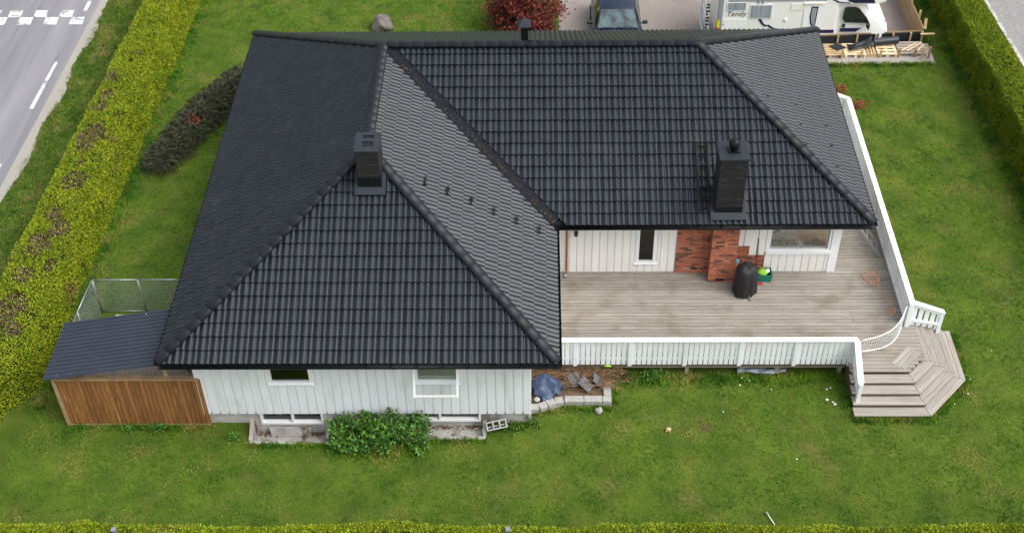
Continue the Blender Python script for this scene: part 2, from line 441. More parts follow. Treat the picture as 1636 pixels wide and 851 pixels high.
Vg = np.stack([gx, gy, gz], -1).reshape(-1, 3)
cx, cy = (gx[:-1, :-1] + gx[1:, 1:]) / 2, (gy[:-1, :-1] + gy[1:, 1:]) / 2
keep = ~((cx > 9.55) & (cx < 22.2) & (cy > 3.64) & (cy < 14))
for a, b, c, d in WELLS: keep &= ~((cx > a) & (cx < b) & (cy > c) & (cy < d))
ii, jj = np.nonzero(keep)
ny = len(ys)
Fg = np.stack([ii * ny + jj, (ii + 1) * ny + jj, (ii + 1) * ny + jj + 1, ii * ny + jj + 1], 1)
lawn = link('lawn', np_mesh('lawn', Vg, Fg, True), M['lawn']); tag(lawn, kind='structure')
g = MB().box(9.45, 22.3, 3.64, 14.3, YARD - .1, YARD).build('gravel_yard', M['gravel']); tag(g, kind='structure')
g = MB().box(18.2, 22.25, 2.42, 3.66, -.1, .03).build('gravel_strip', M['strip']); tag(g, kind='structure')

def edge_x(y): return -7.42 + .028 * (y - 2)      # right edge of the road on the left
vs, fs = [], []
yy = np.arange(-20, 30.01, .25)
for i, y in enumerate(yy):
    e = edge_x(y) + .05 * math.sin(y * 2.1) + .05 * math.sin(y * 5.3 + 1) + .03 * random.uniform(-1, 1)
    vs += [(-40, y, .03), (e, y, .03), (e + .06, y, -.05)]
    if i: k = 3 * i; fs += [(k - 3, k - 2, k + 1, k), (k - 2, k - 1, k + 2, k + 1)]
road = MB().add(vs, fs).build('road', M['asphalt']); tag(road, kind='structure')
vs, fs = [], []
for i, y in enumerate(yy):
    a = edge_x(y) - .06; b = a + .26 + .09 * math.sin(y * 1.7) + .1 * random.random()
    vs += [(a, y, .034), (b, y, .028), (b + .05, y, -.03)]
    if i: k = 3 * i; fs += [(k - 3, k - 2, k + 1, k), (k - 2, k - 1, k + 2, k + 1)]
o = MB().add(vs, fs).build('road_shoulder', M['grit']); tag(o, kind='structure')
def flat(name, pts, z, m, parent): 
    return MB().prism([(p[0], p[1]) for p in pts], z - .003, z).build(name, m, parent)
for a, b in ((.08, 2.83), (-5.6, -2.9), (6.2, 9)):
    flat('road_marking', [(edge_x(a) - .5, a), (edge_x(a) - .37, a), (edge_x(b) - .37 - .03, b), (edge_x(b) - .5, b)], .039, M['paint'], road)
flat('road_marking', [(-10.98, 5.8), (-10.86, 5.8), (-10.8, 6.25), (-10.92, 6.25)], .039, M['paint'], road)
for k in range(5):          # chequered strip of the road hump
    x0 = -7.6 - k * .94
    flat('hump_marking', [(x0 - .48, 5.28), (x0, 5.28), (x0 - .03, 5.77), (x0 - .5, 5.77)], .039, M['paint'], road)
    flat('hump_marking', [(x0 - .97, 5.79), (x0 - .51, 5.79), (x0 - .54, 6.24), (x0 - 1.0, 6.24)], .039, M['paint'], road)

def kerb_x(y): return 24.98 - .055 * (y - 4)
vs, fs = [], []
for i, y in enumerate(np.arange(-24, 30.01, .5)):
    e = kerb_x(y) + .17
    vs += [(e, y, .035), (60, y, .035)]
    if i: k = 2 * i; fs += [(k - 2, k - 1, k + 1, k)]
o = MB().add(vs, fs).build('side_street', M['street']); tag(o, kind='structure')
kerb = None
for i in range(-10, 14):
    y0, y1 = i * 1.0, i * 1.0 + .985
    m = MB().prism([(kerb_x(y0), y0), (kerb_x(y0) + .13, y0), (kerb_x(y1) + .13, y1), (kerb_x(y1), y1)], -.05, .1)
    if kerb is None:
        kerb = m.build('kerb', M['conc']); tag(kerb, kind='structure')
    else:
        m.build('kerb_stone', M['conc'], kerb)

# ------------------------------------------------------------------ grass blades
def hedge_left_x(y): return (-5.38 + .042 * (y + 8), -3.93 + .024 * (y + 8) - .66 * sm((-11.9 - np.asarray(y, float)) / 1.5))
def hedge_right_x(y): return (23.16 - .04 * (y - 0), 24.14 - .04 * (y - 0))
BUSH0, BUSH1 = Vector((-3.0, -3.3)), Vector((-1.15, 1.9))
def lawn_mask(x, y):
    m = (x > edge_x(y) + .22) & (x < kerb_x(y) - .02)
    a, b = hedge_left_x(y); m &= ~((x > a + .15) & (x < b - .15))
    a, b = hedge_right_x(y); m &= ~((x > a + .15) & (x < b - .15))
    m &= ~((x > .5) & (x < 16.8) & (y > -8.6) & (y < -.6)) & ~((x > .5) & (x < 8.62) & (y > YW) & (y < -.6))
    m &= ~((x > 8.6) & (x < 18.4) & (y > -11.7) & (y < -1.5))
    m &= ~((x > 16.7) & (x < 18.4) & (y > -13.1) & (y < -11)) & ~((x > 18.3) & (x < 19.3) & (y > -12.6) & (y < -10.4))
    for a, b, c, d in WELLS: m &= ~((x > a - .1) & (x < b + .1) & (y > c - .05) & (y < d))
    m &= ~((x > 8.6) & (x < 10.62) & (y > -12.82) & (y < -11.6))
    m &= ~((x > 8.6) & (x < 9.4) & (y > -13.05) & (y < -12.6))
    m &= ~((x > 9.5) & (x < 22.3) & (y > 3.6)) & ~((x > 18.2) & (x < 22.2) & (y > 2.5) & (y < 3.7))
    m &= ~((x > -2.9) & (x < .6) & (y > -13.5) & (y < -9.4))
    m &= ~((x > .55) & (x < 1.7) & (y > -13.85) & (y < -13.4) & (np.sin(x * 23 + y * 31) > -.4))
    d = np.hypot(x - 12.92, y + 13.6); m &= ~((d < .15) & (np.sin(x * 41 + y * 17) > -.85))
    return m
def tufts(n, x0, x1, y0, y1, hmin, hmax, cond, nb=5, wd=.009):
    x = rng.uniform(x0, x1, n); y = rng.uniform(y0, y1, n)
    k = cond(x, y); x, y = x[k], y[k]
    z = height(x, y); n = len(x)
    clump = .7 + .4 * fbm(x, y, 5, 3, 4.1) + .25 * fbm(x, y, 8, 3, 1.3)
    P = np.repeat(np.stack([x, y, z - .004], 1), nb, 0); cl = np.repeat(clump, nb)
    P[:, :2] += rng.normal(0, .022, (n * nb, 2))
    a = rng.uniform(0, 2 * np.pi, n * nb); lean = rng.uniform(.15, 1.1, n * nb); h = rng.uniform(hmin, hmax, n * nb) * cl
    dx, dy = np.cos(a), np.sin(a)
    T = P + np.stack([dx * np.sin(lean) * h, dy * np.sin(lean) * h, np.cos(lean) * h], 1)
    s = np.stack([-dy, dx, 0 * dx], 1) * wd * rng.uniform(.6, 1.3, (n * nb, 1))
    V = np.stack([P - s, P + s, T], 1).reshape(-1, 3)
    return V, np.arange(len(V)).reshape(-1, 3)
def strip_verge(x, y): return x < hedge_left_x(y)[0] + .2
V, F = tufts(250000, -4.2, 25.2, -17.6, 8.0, .03, .085, lambda x, y: lawn_mask(x, y) & ~strip_verge(x, y))
o = link('grass', np_mesh('grass', V, F), M['grass']); tag(o, 'short patchy green lawn grass around the house', 'grass', kind='stuff')
V, F = tufts(34000, -8.5, -4.6, -12, 9, .04, .11, lambda x, y: lawn_mask(x, y) & strip_verge(x, y))
o = link('verge_grass', np_mesh('verge_grass', V, F), M['verge']); tag(o, 'rough dry verge grass between road and hedge', 'grass', kind='stuff')

# ------------------------------------------------------------------ the house
house = thing('house', (8, -7, 0), 'white wooden house with black tiled hip roof in an L shape', 'house')
# --- roof slab with eaves
rb = MB()
e = [Vector((0, 0, ZE)), Vector((0, YF, ZE)), Vector((W, YF, ZE)), Vector((W, -D, ZE)), Vector((XR, -D, ZE)), Vector((XR, 0, ZE))]
dz = Vector((0, 0, -.04))
rb.add([p + dz for p in e] + [P1 + dz, P2 + dz, P3 + dz], [(0, 1, 7, 6), (1, 2, 7), (2, 3, 6, 7), (3, 4, 8, 6), (4, 5, 8), (5, 0, 6, 8)])
roof = rb.build('roof', M['under'], house)
sf = MB()
zs = ZE - .2
sf.prism([(.02, YF + .02), (W - .02, YF + .02), (W - .02, -D + .02), (XR - .02, -D + .02), (XR - .02, -.02), (.02, -.02)], zs - .02, zs)
sf.build('soffit', M['soffit'], house)
fc = MB()
for i in range(6):
    a, b = e[i], e[(i + 1) % 6]
    d = (b - a).normalized(); inn = Vector((-d.y, d.x, 0)) * .03
    fc.bar(a + inn + Vector((0, 0, -.13)), b + inn + Vector((0, 0, -.13)), .03, .2)
fc.build('fascia', M['blackmetal'], roof)

# --- tiles
TW, TV = .30, .333
PS = [0, .24, .36, .6, .84, .95]
pu = [(k + s) * TW / 2 for k in (0, 1) for s in PS] + [TW]
def roll(s):
    return 0 if s < .24 else .044 * math.sin(math.pi * min(1, (s - .2) / .8)) ** .75
pw = [roll(s) for k in (0, 1) for s in PS] + [0]
pw[0] = pw[6] = pw[12] = .002
LIP = .046
TL = TV + .03
def tile_verts(j=0):
    a = [(u, 0, w + LIP) for u, w in zip(pu, pw)]
    b = [(u, TL, w) for u, w in zip(pu, pw)]
    c = [(u, 0, w + LIP) for u, w in zip(pu, pw)]
    d = [(u, .004, w - .004) for u, w in zip(pu, pw)]
    return np.array(a + b + c + d)
NP = len(pu)
TF = [(i, i + 1, NP + i + 1, NP + i) for i in range(NP - 1)] + [(2 * NP + i + 1, 2 * NP + i, 3 * NP + i, 3 * NP + i + 1) for i in range(NP - 1)]
TFS = [True] * (NP - 1) + [False] * (NP - 1)
TVN = tile_verts()
def face_frame(o, upslope_xy, run):
    vv = Vector((upslope_xy[0] * run, upslope_xy[1] * run, RISE)).normalized()
    h = Vector((upslope_xy[0], upslope_xy[1], 0))
    u = Vector((h.y, -h.x, 0))
    n = u.cross(vv)
    return Vector(o), u, vv, n
def halfplane(a, b, inside, off=0):
    a, b, c = Vector(a[:2]), Vector(b[:2]), Vector(inside)
    d = (b - a).normalized(); n = Vector((-d.y, d.x))
    if n.dot(c - a) < 0: n = -n
    return a + n * off, n
# (eave start, up direction, run, eave length, slope length, clip lines)
roofs = []
def add_roof(o, up, run, length, lines):
    roofs.append((face_frame(o, up, run), length, math.hypot(run, RISE), lines))
VO = .17
cA = (1.5, -6); add_roof((0, 0, ZE), (1, 0), W / 2, -YF, [halfplane(e[1], P2, cA), halfplane(P1, P2, cA, .03), halfplane(e[0], P1, cA)])
cB = (4.6, -13); add_roof((0, YF, ZE), (0, 1), HF, W, [halfplane(e[1], P2, cB), halfplane(e[2], P2, cB)])
cC = (8, -10.5); add_roof((W, YF, ZE), (-1, 0), W / 2, -YF - D / 2, [halfplane(e[2], P2, cC), halfplane(P1, P2, cC, .03), halfplane(e[3], P1, cC, VO)])
cD = (12, -8); add_roof((W - 4.8, -D, ZE), (0, 1), D / 2, XR - W + 4.8, [halfplane(e[3], P1, cD, VO), halfplane(P1, P3, cD, .03), halfplane(e[4], P3, cD)])
cE = (16.5, -4.6); add_roof((XR, -D, ZE), (-1, 0), HR, D, [halfplane(e[4], P3, cE), halfplane(e[5], P3, cE)])
cF = (10, -1); add_roof((XR, 0, ZE), (0, -1), D / 2, XR, [halfplane(e[5], P3, cF), halfplane(P1, P3, cF, .03), halfplane(e[0], P1, cF)])
def clip(verts, faces, lines, parent=None, name=None):
    bm = bmesh.new()
    bv = [bm.verts.new(p) for p in verts]
    for f, s in faces:
        q = bm.faces.new([bv[i] for i in f]); q.smooth = s
    for co, n in lines:
        bmesh.ops.bisect_plane(bm, geom=bm.verts[:] + bm.edges[:] + bm.faces[:], dist=1e-5, plane_co=(co.x, co.y, 0), plane_no=(-n.x, -n.y, 0), clear_outer=True)
    me = None
    if len(bm.faces):
        me = bpy.data.meshes.new('tile'); bm.to_mesh(me)
    bm.free()
    return me
# the one shared whole tile
tile_me = bpy.data.meshes.new('tile'); tile_me.from_pydata([tuple(p) for p in TVN], [], TF)
tile_me.polygons.foreach_set('use_smooth', TFS); tile_me.materials.append(M['tile'])
bulkV, bulkF, bulkS, nbulk = [], [], [], 0
TFa = np.array(TF)
cut_meshes = []
for fi, ((o, u, v, n), length, slope, lines) in enumerate(roofs):
    nu, nv = int(math.ceil(length / TW)) + 1, int(math.ceil(slope / TV)) + 1
    tw = length / round(length / TW)
    Mx = np.array([[u.x, v.x, n.x], [u.y, v.y, n.y], [u.z, v.z, n.z]])
    pv, pf = [], []
    for r in range(nv):
        for c in range(int(round(length / TW))):
            u0, v0 = c * tw + random.uniform(-.003, .003), r * TV - .06 + random.uniform(-.004, .004)
            w0 = random.uniform(-.0015, .0025)
            loc = o + u * u0 + v * v0 + n * (w0 - .012)
            T = TVN.copy(); T[:, 0] *= tw / TW
            A = random.uniform(-.005, .005)
            T[:, 2] += T[:, 0] * A
            P = T @ Mx.T + np.array(loc)
            q = P[[0, NP - 1, NP, 2 * NP - 1], :2]
            state = 2
            for co, nn in lines:
                dd = (q - np.array(co)) @ np.array(nn)
                if (dd <= 0).all(): state = 0; break
                if (dd < 0).any(): state = 1
            if not state: continue
            if fi == 1:                     # the hip facing us: every tile is its own piece
                if state == 2:
                    mm = Matrix(((u.x, v.x, n.x, loc.x), (u.y, v.y, n.y, loc.y), (u.z, v.z, n.z, loc.z), (0, 0, 0, 1))) @ Matrix.Rotation(-A, 4, 'Y')
                    link('tile', tile_me, None, roof, mtx=mm)
                else:
                    me = clip(P, list(zip(TF, TFS)), lines)
                    if me: link('tile', me, M['tile'], roof)
            elif state == 2:
                bulkV.append(P); bulkF.append(TFa + nbulk); bulkS += TFS; nbulk += len(P)
            else:
                k = len(pv); pv += [tuple(x) for x in P]; pf += [(tuple(i + k for i in f), s) for f, s in zip(TF, TFS)]
    if pv:
        me = clip(pv, pf, lines)
        cut_meshes.append(me)
me = np_mesh('roof_tiles', np.concatenate(bulkV), np.concatenate(bulkF)); me.polygons.foreach_set('use_smooth', bulkS)
bm = bmesh.new(); bm.from_mesh(me)
for m_ in cut_meshes: bm.from_mesh(m_)
bm.to_mesh(me); bm.free()
o2 = link('roof_tiles', me, M['tile'], roof); o2['kind'] = 'stuff'

# --- ridge and hip caps
def cap_mesh(ln=.365, r0=.135, r1=.1315, t=.009, n=10):
    m = MB()
    vs = []
    for (y, r) in ((0, r0), (ln, r1)):
        for k in range(n + 1):
            a = math.pi * (-.04 + 1.08 * k / n); vs.append((r * math.cos(a), y, r * math.sin(a) * .68))
    for k in range(n + 1):
        a = math.pi * (-.04 + 1.08 * k / n); vs.append(((r0 - t) * math.cos(a), 0, (r0 - t) * math.sin(a) * .68))
    q = n + 1
    m.add(vs, [(k, k + 1, q + k + 1, q + k) for k in range(n)] + [(2 * q + k, 2 * q + k + 1, k + 1, k) for k in range(n)])
    me = m.mesh('ridge_cap')
    me.polygons.foreach_set('use_smooth', [True] * n + [False] * n)
    return me
capm = cap_mesh(); capm.materials.append(M['cap'])
def caps(a, b, ext=0.05, lift=.045):
    a, b = Vector(a), Vector(b); d = (b - a).normalized()
    a = a - d * ext; L = (b - a).length; n = max(1, round(L / .335)); st = L / n
    sx = d.cross(Vector((0, 0, 1))).normalized(); up = sx.cross(d)
    for i in range(n):
        p = a + d * st * i + up * (lift + random.uniform(-.003, .003))
        d2 = (d + sx * random.uniform(-.012, .012) - up * .007).normalized(); s2 = d2.cross(up).normalized(); u2 = s2.cross(d2)
        link('ridge_cap', capm, None, roof, mtx=Matrix(((s2.x, d2.x, u2.x, p.x), (s2.y, d2.y, u2.y, p.y), (s2.z, d2.z, u2.z, p.z), (0, 0, 0, 1))))
caps(e[1], P2); caps(e[2], P2); caps(e[0], P1); caps(e[4], P3); caps(e[5], P3)
caps(P2 + Vector((0, 0, .01)), P1, 0); caps(P1 + Vector((.1, 0, .01)), P3, 0)
# --- valley trough, in folded lengths
va, vb = Vector((W, -D, ZE)), P1.copy()
vd = (vb - va); nseg = 8
sidep = Vector((vd.y, -vd.x, 0)).normalized()
slopeC = RISE / (W / 2)
for i in range(nseg):
    a = va + vd * (i / nseg); b = va + vd * ((i + 1.04) / nseg if i < nseg - 1 else 1)
    lift = Vector((0, 0, .012 + .006 * (i % 2)))
    k = .24; hgt = Vector((0, 0, k * .7071 * slopeC))
    m = MB().add([a + sidep * k + hgt + lift, a + lift, a - sidep * k + hgt + lift, b + sidep * k + hgt + lift, b + lift, b - sidep * k + hgt + lift], [(0, 1, 4, 3), (1, 2, 5, 4)])
    solid(m.build('valley_sheet', M['valley'], roof), .004)
# --- gutters
def gutter(a, b, out):
    a, b, out = Vector(a), Vector(b), Vector(out)
    m = MB(); n = 8; r = .065; vs = []
    for p in (a, b):
        for k in range(n + 1):
            t = math.pi * k / n
            vs.append(p + out * (.075 - r * math.cos(t)) + Vector((0, 0, -.075 - r * math.sin(t))))
    m.add(vs, [(k, k + 1, n + 2 + k, n + 1 + k) for k in range(n)])
    g = solid(m.build('gutter', M['blackmetal'], roof, smooth=True), .006)
    L = (b - a).length; q = MB()
    for i in range(int(L / .6) + 1):
        p = a + (b - a) * min(1, i * .6 / L)
        q.bar(p + Vector((0, 0, -.066)), p + out * .14 + Vector((0, 0, -.066)), .025, .006)
    q.build('gutter_bracket', M['blackmetal'], roof)['kind'] = 'stuff'
gutter((-.0, YF, ZE), (W + .1, YF, ZE), (0, -1, 0)); gutter((W + .12, -D, ZE), (XR, -D, ZE), (0, -1, 0))
gutter((W, -D - .1, ZE), (W, YF - .06, ZE), (1, 0, 0)); gutter((XR, 0, ZE), (XR, -D, ZE), (1, 0, 0))
gutter((0, 0, ZE), (0, YF, ZE), (-1, 0, 0)); gutter((0, 0, ZE), (XR, 0, ZE), (0, 1, 0))

# --- snow hooks
def zC(x): return ZE + (W - x) * RISE / (W / 2)
for x, y in ((6.02, -9.64), (6.56, -9.67), (7.14, -9.69), (7.70, -9.72), (8.26, -9.72), (8.83, -9.73)):
    z = zC(x) + .03
    m = MB().bar((x, y - .15, z + .11), (x, y + .15, z + .11), .03, .03).bar((x - .06, y - .1, z + .05), (x + .05, y - .1, z + .03), .025, .012).bar((x - .06, y + .1, z + .05), (x + .05, y + .1, z + .03), .025, .012).bar((x, y - .1, z), (x, y - .1, z + .11), .02, .02).bar((x, y + .1, z), (x, y + .1, z + .11), .02, .02)
    m.build('snow_hook', M['blackmetal'], roof)
def zE(x): return ZE + (XR - x) * RISE / HR
for i in range(4):
    for j in range(9):
        x = XR - .65 - i * .86; y = -D + .9 + j * .9 + .3 * (i % 2)
        if y < -D + (XR - x) * 1.082 + .35 or y > -(XR - x) * 1.082 - .35: continue
        z = zE(x) + .045
        MB().bar((x - .03, y, z + .03), (x + .03, y, z - .005), .02, .01).bar((x + .03, y, z - .01), (x + .03, y, z + .035), .02, .008, (1, 0, 0)).build('snow_hook', M['blackmetal'], roof)

# --- chimneys
def bricks_ring(x0, x1, y0, y1, z0, z1, name, parent, m, bl=.25, bh=.068, g=.01):
    q = MB(); nr = int((z1 - z0) / (bh + g)); hh = (z1 - z0) / nr
    for r in range(nr):
        za = z0 + r * hh; zb = za + hh - g
        for (ax, a0, a1, f, sgn) in (('x', x0, x1, y0, -1), ('x', x0, x1, y1, 1), ('y', y0, y1, x0, -1), ('y', y0, y1, x1, 1)):
            t = a0 - (bl / 2 if r % 2 else 0)
            while t < a1:
                s0, s1 = max(t, a0) , min(t + bl - g, a1); t += bl
                if s1 - s0 < .03: continue
                j = .004 * random.random()
                lo, hi = (f - .012 - j, f + .01) if sgn < 0 else (f - .01, f + .012 + j)
                if ax == 'x': q.box(s0, s1, lo, hi, za, zb)
                else: q.box(lo, hi, s0, s1, za, zb)
    o = q.build(name, m, parent); o['kind'] = 'stuff'
    return o
def chimney(x0, x1, y0, y1, zb, zbrick, zt):
    q = MB(); q.box(x0, x1, y0, y1, zb, zt)
    c = q.build('chimney', M['bmortar'], house)
    MB().box(x0 - .02, x1 + .02, y0 - .02, y1 + .02, zb, zbrick).build('chimney_skirt', M['blackmetal'], c, bevel=.004)
    bricks_ring(x0, x1, y0, y1, zbrick + .01, zt - .01, 'chimney_bricks', c, M['bbrick'])
    return c
c1 = chimney(4.46, 4.99, -10.16, -9.47, 4.55, 5.21, 5.95)
# cover plate with two flue openings: a frame of bars round the holes
pz0, pz1 = 5.95, 6.0
q = MB(); X0, X1, Y0, Y1 = 4.42, 5.03, -10.2, -9.43
for (a, b, c, d) in ((X0, 4.60, Y0, Y1), (4.86, X1, Y0, Y1), (4.60, 4.86, Y0, -10.02), (4.60, 4.86, -9.79, -9.68), (4.60, 4.86, -9.55, Y1)): q.box(a, b, c, d, pz0, pz1)
q.build('chimney_plate', M['sheet'], c1)
MB().box(4.60, 4.86, -10.02, -9.79, 5.945, 5.955).box(4.60, 4.86, -9.68, -9.55, 5.945, 5.955).build('flue_opening', M['bmortar'], c1)
def zB(y): return ZE + (y - YF) * RISE / HF
def zDf(y): return ZE + (y + D) * RISE / (D / 2)
def flash(xa, xb, ya, yb, zf, parent, wd=.1):
    q = MB(); l = .105
    def quad(x0, x1, y0, y1): q.add([(x0, y0, zf(y0) + l), (x1, y0, zf(y0) + l), (x1, y1, zf(y1) + l), (x0, y1, zf(y1) + l)], [(0, 1, 2, 3)])
    quad(xa - wd, xb + wd, ya - .2, ya); quad(xa - wd, xa, ya, yb); quad(xb, xb + wd, ya, yb)
    return solid(q.build('chimney_flashing', M['sheet'], parent), .02, -1)
flash(4.45, 5.0, -10.16, -9.6, zB, c1)
c2 = chimney(13.36, 14.03, -8.96, -8.27, 2.7, 3.24, 4.73)
MB().box(13.31, 14.08, -9.01, -8.22, 4.73, 4.79).build('chimney_plate', M['sheet'], c2, bevel=.006)
MB().box(13.55, 13.86, -8.76, -8.5, 4.79, 4.815).build('cowl_base', M['blackmetal'], c2)
MB().lathe((13.7, -8.63, 4.81), [(.09, 0), (.08, .07)] + [(.145 * math.sin(math.pi * t / 12), .2 - .145 * math.cos(math.pi * t / 12)) for t in range(3, 12)] + [(.01, .345)], 18).build('cowl', M['blackmetal'], c2, smooth=True)
flash(13.34, 14.05, -8.96, -8.3, zDf, c2, .1)
# --- roof ladder
lad = MB()
def lp(x, y, l=.13): return Vector((x, y, zDf(y) + l))
for x in (12.95, 13.24): lad.bar(lp(x, -7.27), lp(x, -8.95), .045, .05)
ldo = lad.build('roof_ladder', M['blackmetal'], house)
for i in range(7):
    y = -7.35 - i * .255
    MB().bar(lp(12.93, y), lp(13.26, y), .03, .03).build('rung', M['blackmetal'], ldo)
MB().bar(lp(12.95, -7.27, .18), lp(12.95, -7.29, .04), .03, .03, (0, 1, 0)).bar(lp(12.9, -7.27, .15), lp(13.6, -7.27, .15), .02, .02).build('ladder_hook', M['blackmetal'], ldo)
# --- vent pipe on the ridge
vp = MB().box(8.34, 8.53, -4.4, -4.2, 5.1, 5.82).build('roof_vent', M['blackmetal'], house)
MB().add([(8.26, -4.48, 5.82), (8.61, -4.48, 5.82), (8.61, -4.12, 5.82), (8.26, -4.12, 5.82), (8.435, -4.3, 6.02), (8.26, -4.48, 5.79), (8.61, -4.48, 5.79), (8.61, -4.12, 5.79), (8.26, -4.12, 5.79)],
     [(0, 1, 4), (1, 2, 4), (2, 3, 4), (3, 0, 4), (5, 6, 1, 0), (6, 7, 2, 1), (7, 8, 3, 2), (8, 5, 0, 3), (8, 7, 6, 5)]).build('vent_hood', M['sheet'], vp)

# --- walls
def wall_rects(x0, x1, z0, z1, holes):
    xs_ = sorted({x0, x1, *[h[i] for h in holes for i in (0, 1) if x0 < h[i] < x1]})
    out = []
    for a, b in zip(xs_, xs_[1:]):
        segs = [(z0, z1)]
        for h in holes:
            if h[0] < b - 1e-6 and h[1] > a + 1e-6:
                ns = []
                for s0, s1 in segs:
                    if h[3] <= s0 or h[2] >= s1: ns.append((s0, s1)); continue
                    if h[2] > s0: ns.append((s0, h[2]))
                    if h[3] < s1: ns.append((h[3], s1))
                segs = ns
        out += [(a, b, s0, s1) for s0, s1 in segs]
    return out
def siding(parent, x0, x1, z0, z1, y, holes, m, pitch=.22, wd=.186, start=0.0):
    """proud boards over a recessed layer, both one object per board"""
    x = x0 + start
    while x < x1 - .03:
        for (a, b, s0, s1) in wall_rects(max(x, x0), min(x + wd, x1), z0, z1, holes):
            if b - a > .015 and s1 - s0 > .02:
                MB().box(a, b, y - .02 + random.uniform(-.002, .002), y - .001, s0 + random.uniform(-.004, .004), s1).build('siding_board', m, parent, bevel=.004)
        x += pitch
ZT = ZE - .21
H1 = (2.32, 3.32, 1.55, 2.45); H2 = (5.84, 6.87, 1.55, 2.45)
B1 = (1.88, 3.44, .0, .45); B2 = (5.45, 7.36, .1, .45)
q = MB()
for a, b, c, d in wall_rects(XWL, XWR, .46, ZT, [H1, H2]): q.box(a, b, YW, YW + .14, c, d)
wf = q.build('wall', M['recess'], house)
siding(wf, XWL - .02, XWR, .41, ZT, YW, [(H1[0] - .1, H1[1] + .1, H1[2] - .08, 9), (H2[0] - .09, H2[1] + .09, H2[2] - .05, 9)], M['white'])
q = MB().box(XWL, XWL + .14, YW + .14, -.6, .0, ZT).box(XWR - .14, XWR, YW + .14, YM, .0, ZT).box(XWL + .14, 16.8, -.74, -.6, 0, ZT)
q.build('side_wall', M['white'], house)
q = MB()
for a, b, c, d in wall_rects(XWL + .05, XWR - .06, -.9, .46, [B1, B2]): q.box(a, b, YW + .05, YW + .2, c, d)
q.build('foundation', M['conc'], house)

def window(x0, x1, z0, z1, y, parent, fw=.07, mull=(), sill=True, depth=.1, gl='glass', proud=.03, m='frame', room='dark', sw=.1):
    q = MB().box(x0, x0 + fw, y - proud, y + depth, z0, z1).box(x1 - fw, x1, y - proud, y + depth, z0, z1)
    q.box(x0 + fw, x1 - fw, y - proud, y + depth, z0, z0 + fw).box(x0 + fw, x1 - fw, y - proud, y + depth, z1 - fw, z1)
    for mx_ in mull: q.box(mx_ - fw * .5, mx_ + fw * .5, y - proud + .004, y + depth - .004, z0 + fw, z1 - fw)
    wn = q.build('window', M[m], parent)
    ed = [x0 + fw, *mull, x1 - fw]
    for i in range(len(ed) - 1):
        a = ed[i] + (fw * .5 if i else 0); b = ed[i + 1] - (fw * .5 if i < len(ed) - 2 else 0)
        MB().box(a - .005, b + .005, y + .02, y + .028, z0 + fw - .005, z1 - fw + .005).build('pane', M[gl], wn)
    if sill:
        MB().add([(x0 - sw, y - .07, z0 - .03), (x1 + sw, y - .07, z0 - .03), (x1 + sw, y - .0, z0 + .0), (x0 - sw, y - .0, z0 + .0), (x0 - sw, y - .07, z0 - .05), (x1 + sw, y - .07, z0 - .05), (x1 + sw, y, z0 - .05), (x0 - sw, y, z0 - .05)],
             [(0, 1, 2, 3), (4, 5, 1, 0), (5, 6, 2, 1), (7, 4, 0, 3), (7, 6, 5, 4)]).build('sill', M[m], wn)
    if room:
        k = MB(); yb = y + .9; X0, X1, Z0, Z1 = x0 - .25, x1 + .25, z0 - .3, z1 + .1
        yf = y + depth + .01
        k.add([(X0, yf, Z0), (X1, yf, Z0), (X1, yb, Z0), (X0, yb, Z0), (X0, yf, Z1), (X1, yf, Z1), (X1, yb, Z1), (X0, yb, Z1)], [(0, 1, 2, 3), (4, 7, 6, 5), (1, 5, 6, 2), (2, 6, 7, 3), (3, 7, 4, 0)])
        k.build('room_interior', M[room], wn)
    return wn
def casing(x0, x1, z0, z1, y, parent, cw=.09, m='frame', bottom=False):
    for a, b in ((x0 - cw, x0), (x1, x1 + cw)): MB().box(a, b, y - .024, y, z0, z1).build('window_casing', M[m], parent)
w1 = window(*H1, YW, house, fw=.045, sw=.06); casing(*H1, YW, w1)
# the second window's sash is pushed open at the bottom
w2 = window(*H2, YW + .02, house, fw=.05, sill=True, gl='glassc', proud=.0, sw=.03)
casing(*H2, YW, w2, .09)
MB().box(H2[0] + .05, H2[1] - .05, YW + .13, YW + .14, 1.62, 2.45).build('curtain_and_reflection', M['curtain_and_reflection'], w2)
MB().box(H2[0] + .02, H2[1] - .02, YW + .12, YW + .19, 1.53, 1.63).build('inner_sill', M['frame'], w2)
q = MB(); hz, sz = 2.43, 1.53
def sp(x, t, o=0):  # t: 0 top .. 1 bottom along the tilted sash
    return Vector((x, YW - .04 - .43 * t - o, hz - (hz - sz) * t))
xa, xb = H2[0] + .0, H2[1] - .0
for a, b in ((sp(xa, 0), sp(xa, 1)), (sp(xb, 0), sp(xb, 1))): q.bar(a, b, .055, .045, (0, -1, 0))
for t in (.02, .98): q.bar(sp(xa + .028, t), sp(xb - .028, t), .05, .04, (0, -1, 0))
sash = q.build('open_sash', M['frame'], w2)
MB().add([sp(xa, 0), sp(xb, 0), sp(xb, 1), sp(xa, 1)], [(0, 1, 2, 3)]).build('sash_pane', M['glassc'], sash)
q = MB().bar(sp(xb, .75), Vector((xb, YW - .02, 1.7)), .012, .03).bar(sp(xa, .75), Vector((xa, YW - .02, 1.7)), .012, .03)
q.build('sash_stay', M['alu'], w2)
wb1 = window(*B1, YW + .1, house, fw=.05, mull=(2.68,), sill=False, proud=.1, sw=.0)
wb2 = window(*B2, YW + .1, house, fw=.05, mull=(6.35,), sill=False, proud=.1, gl='glass')

for wb, (a, b, c, d) in ((wb1, B1), (wb2, B2)): MB().box(a + .02, b - .02, YW + .215, YW + .22, c, d).build('curtain_and_reflection', M['curtain_and_reflection'], wb)  # grey panels stand in for the reflection in the basement panes

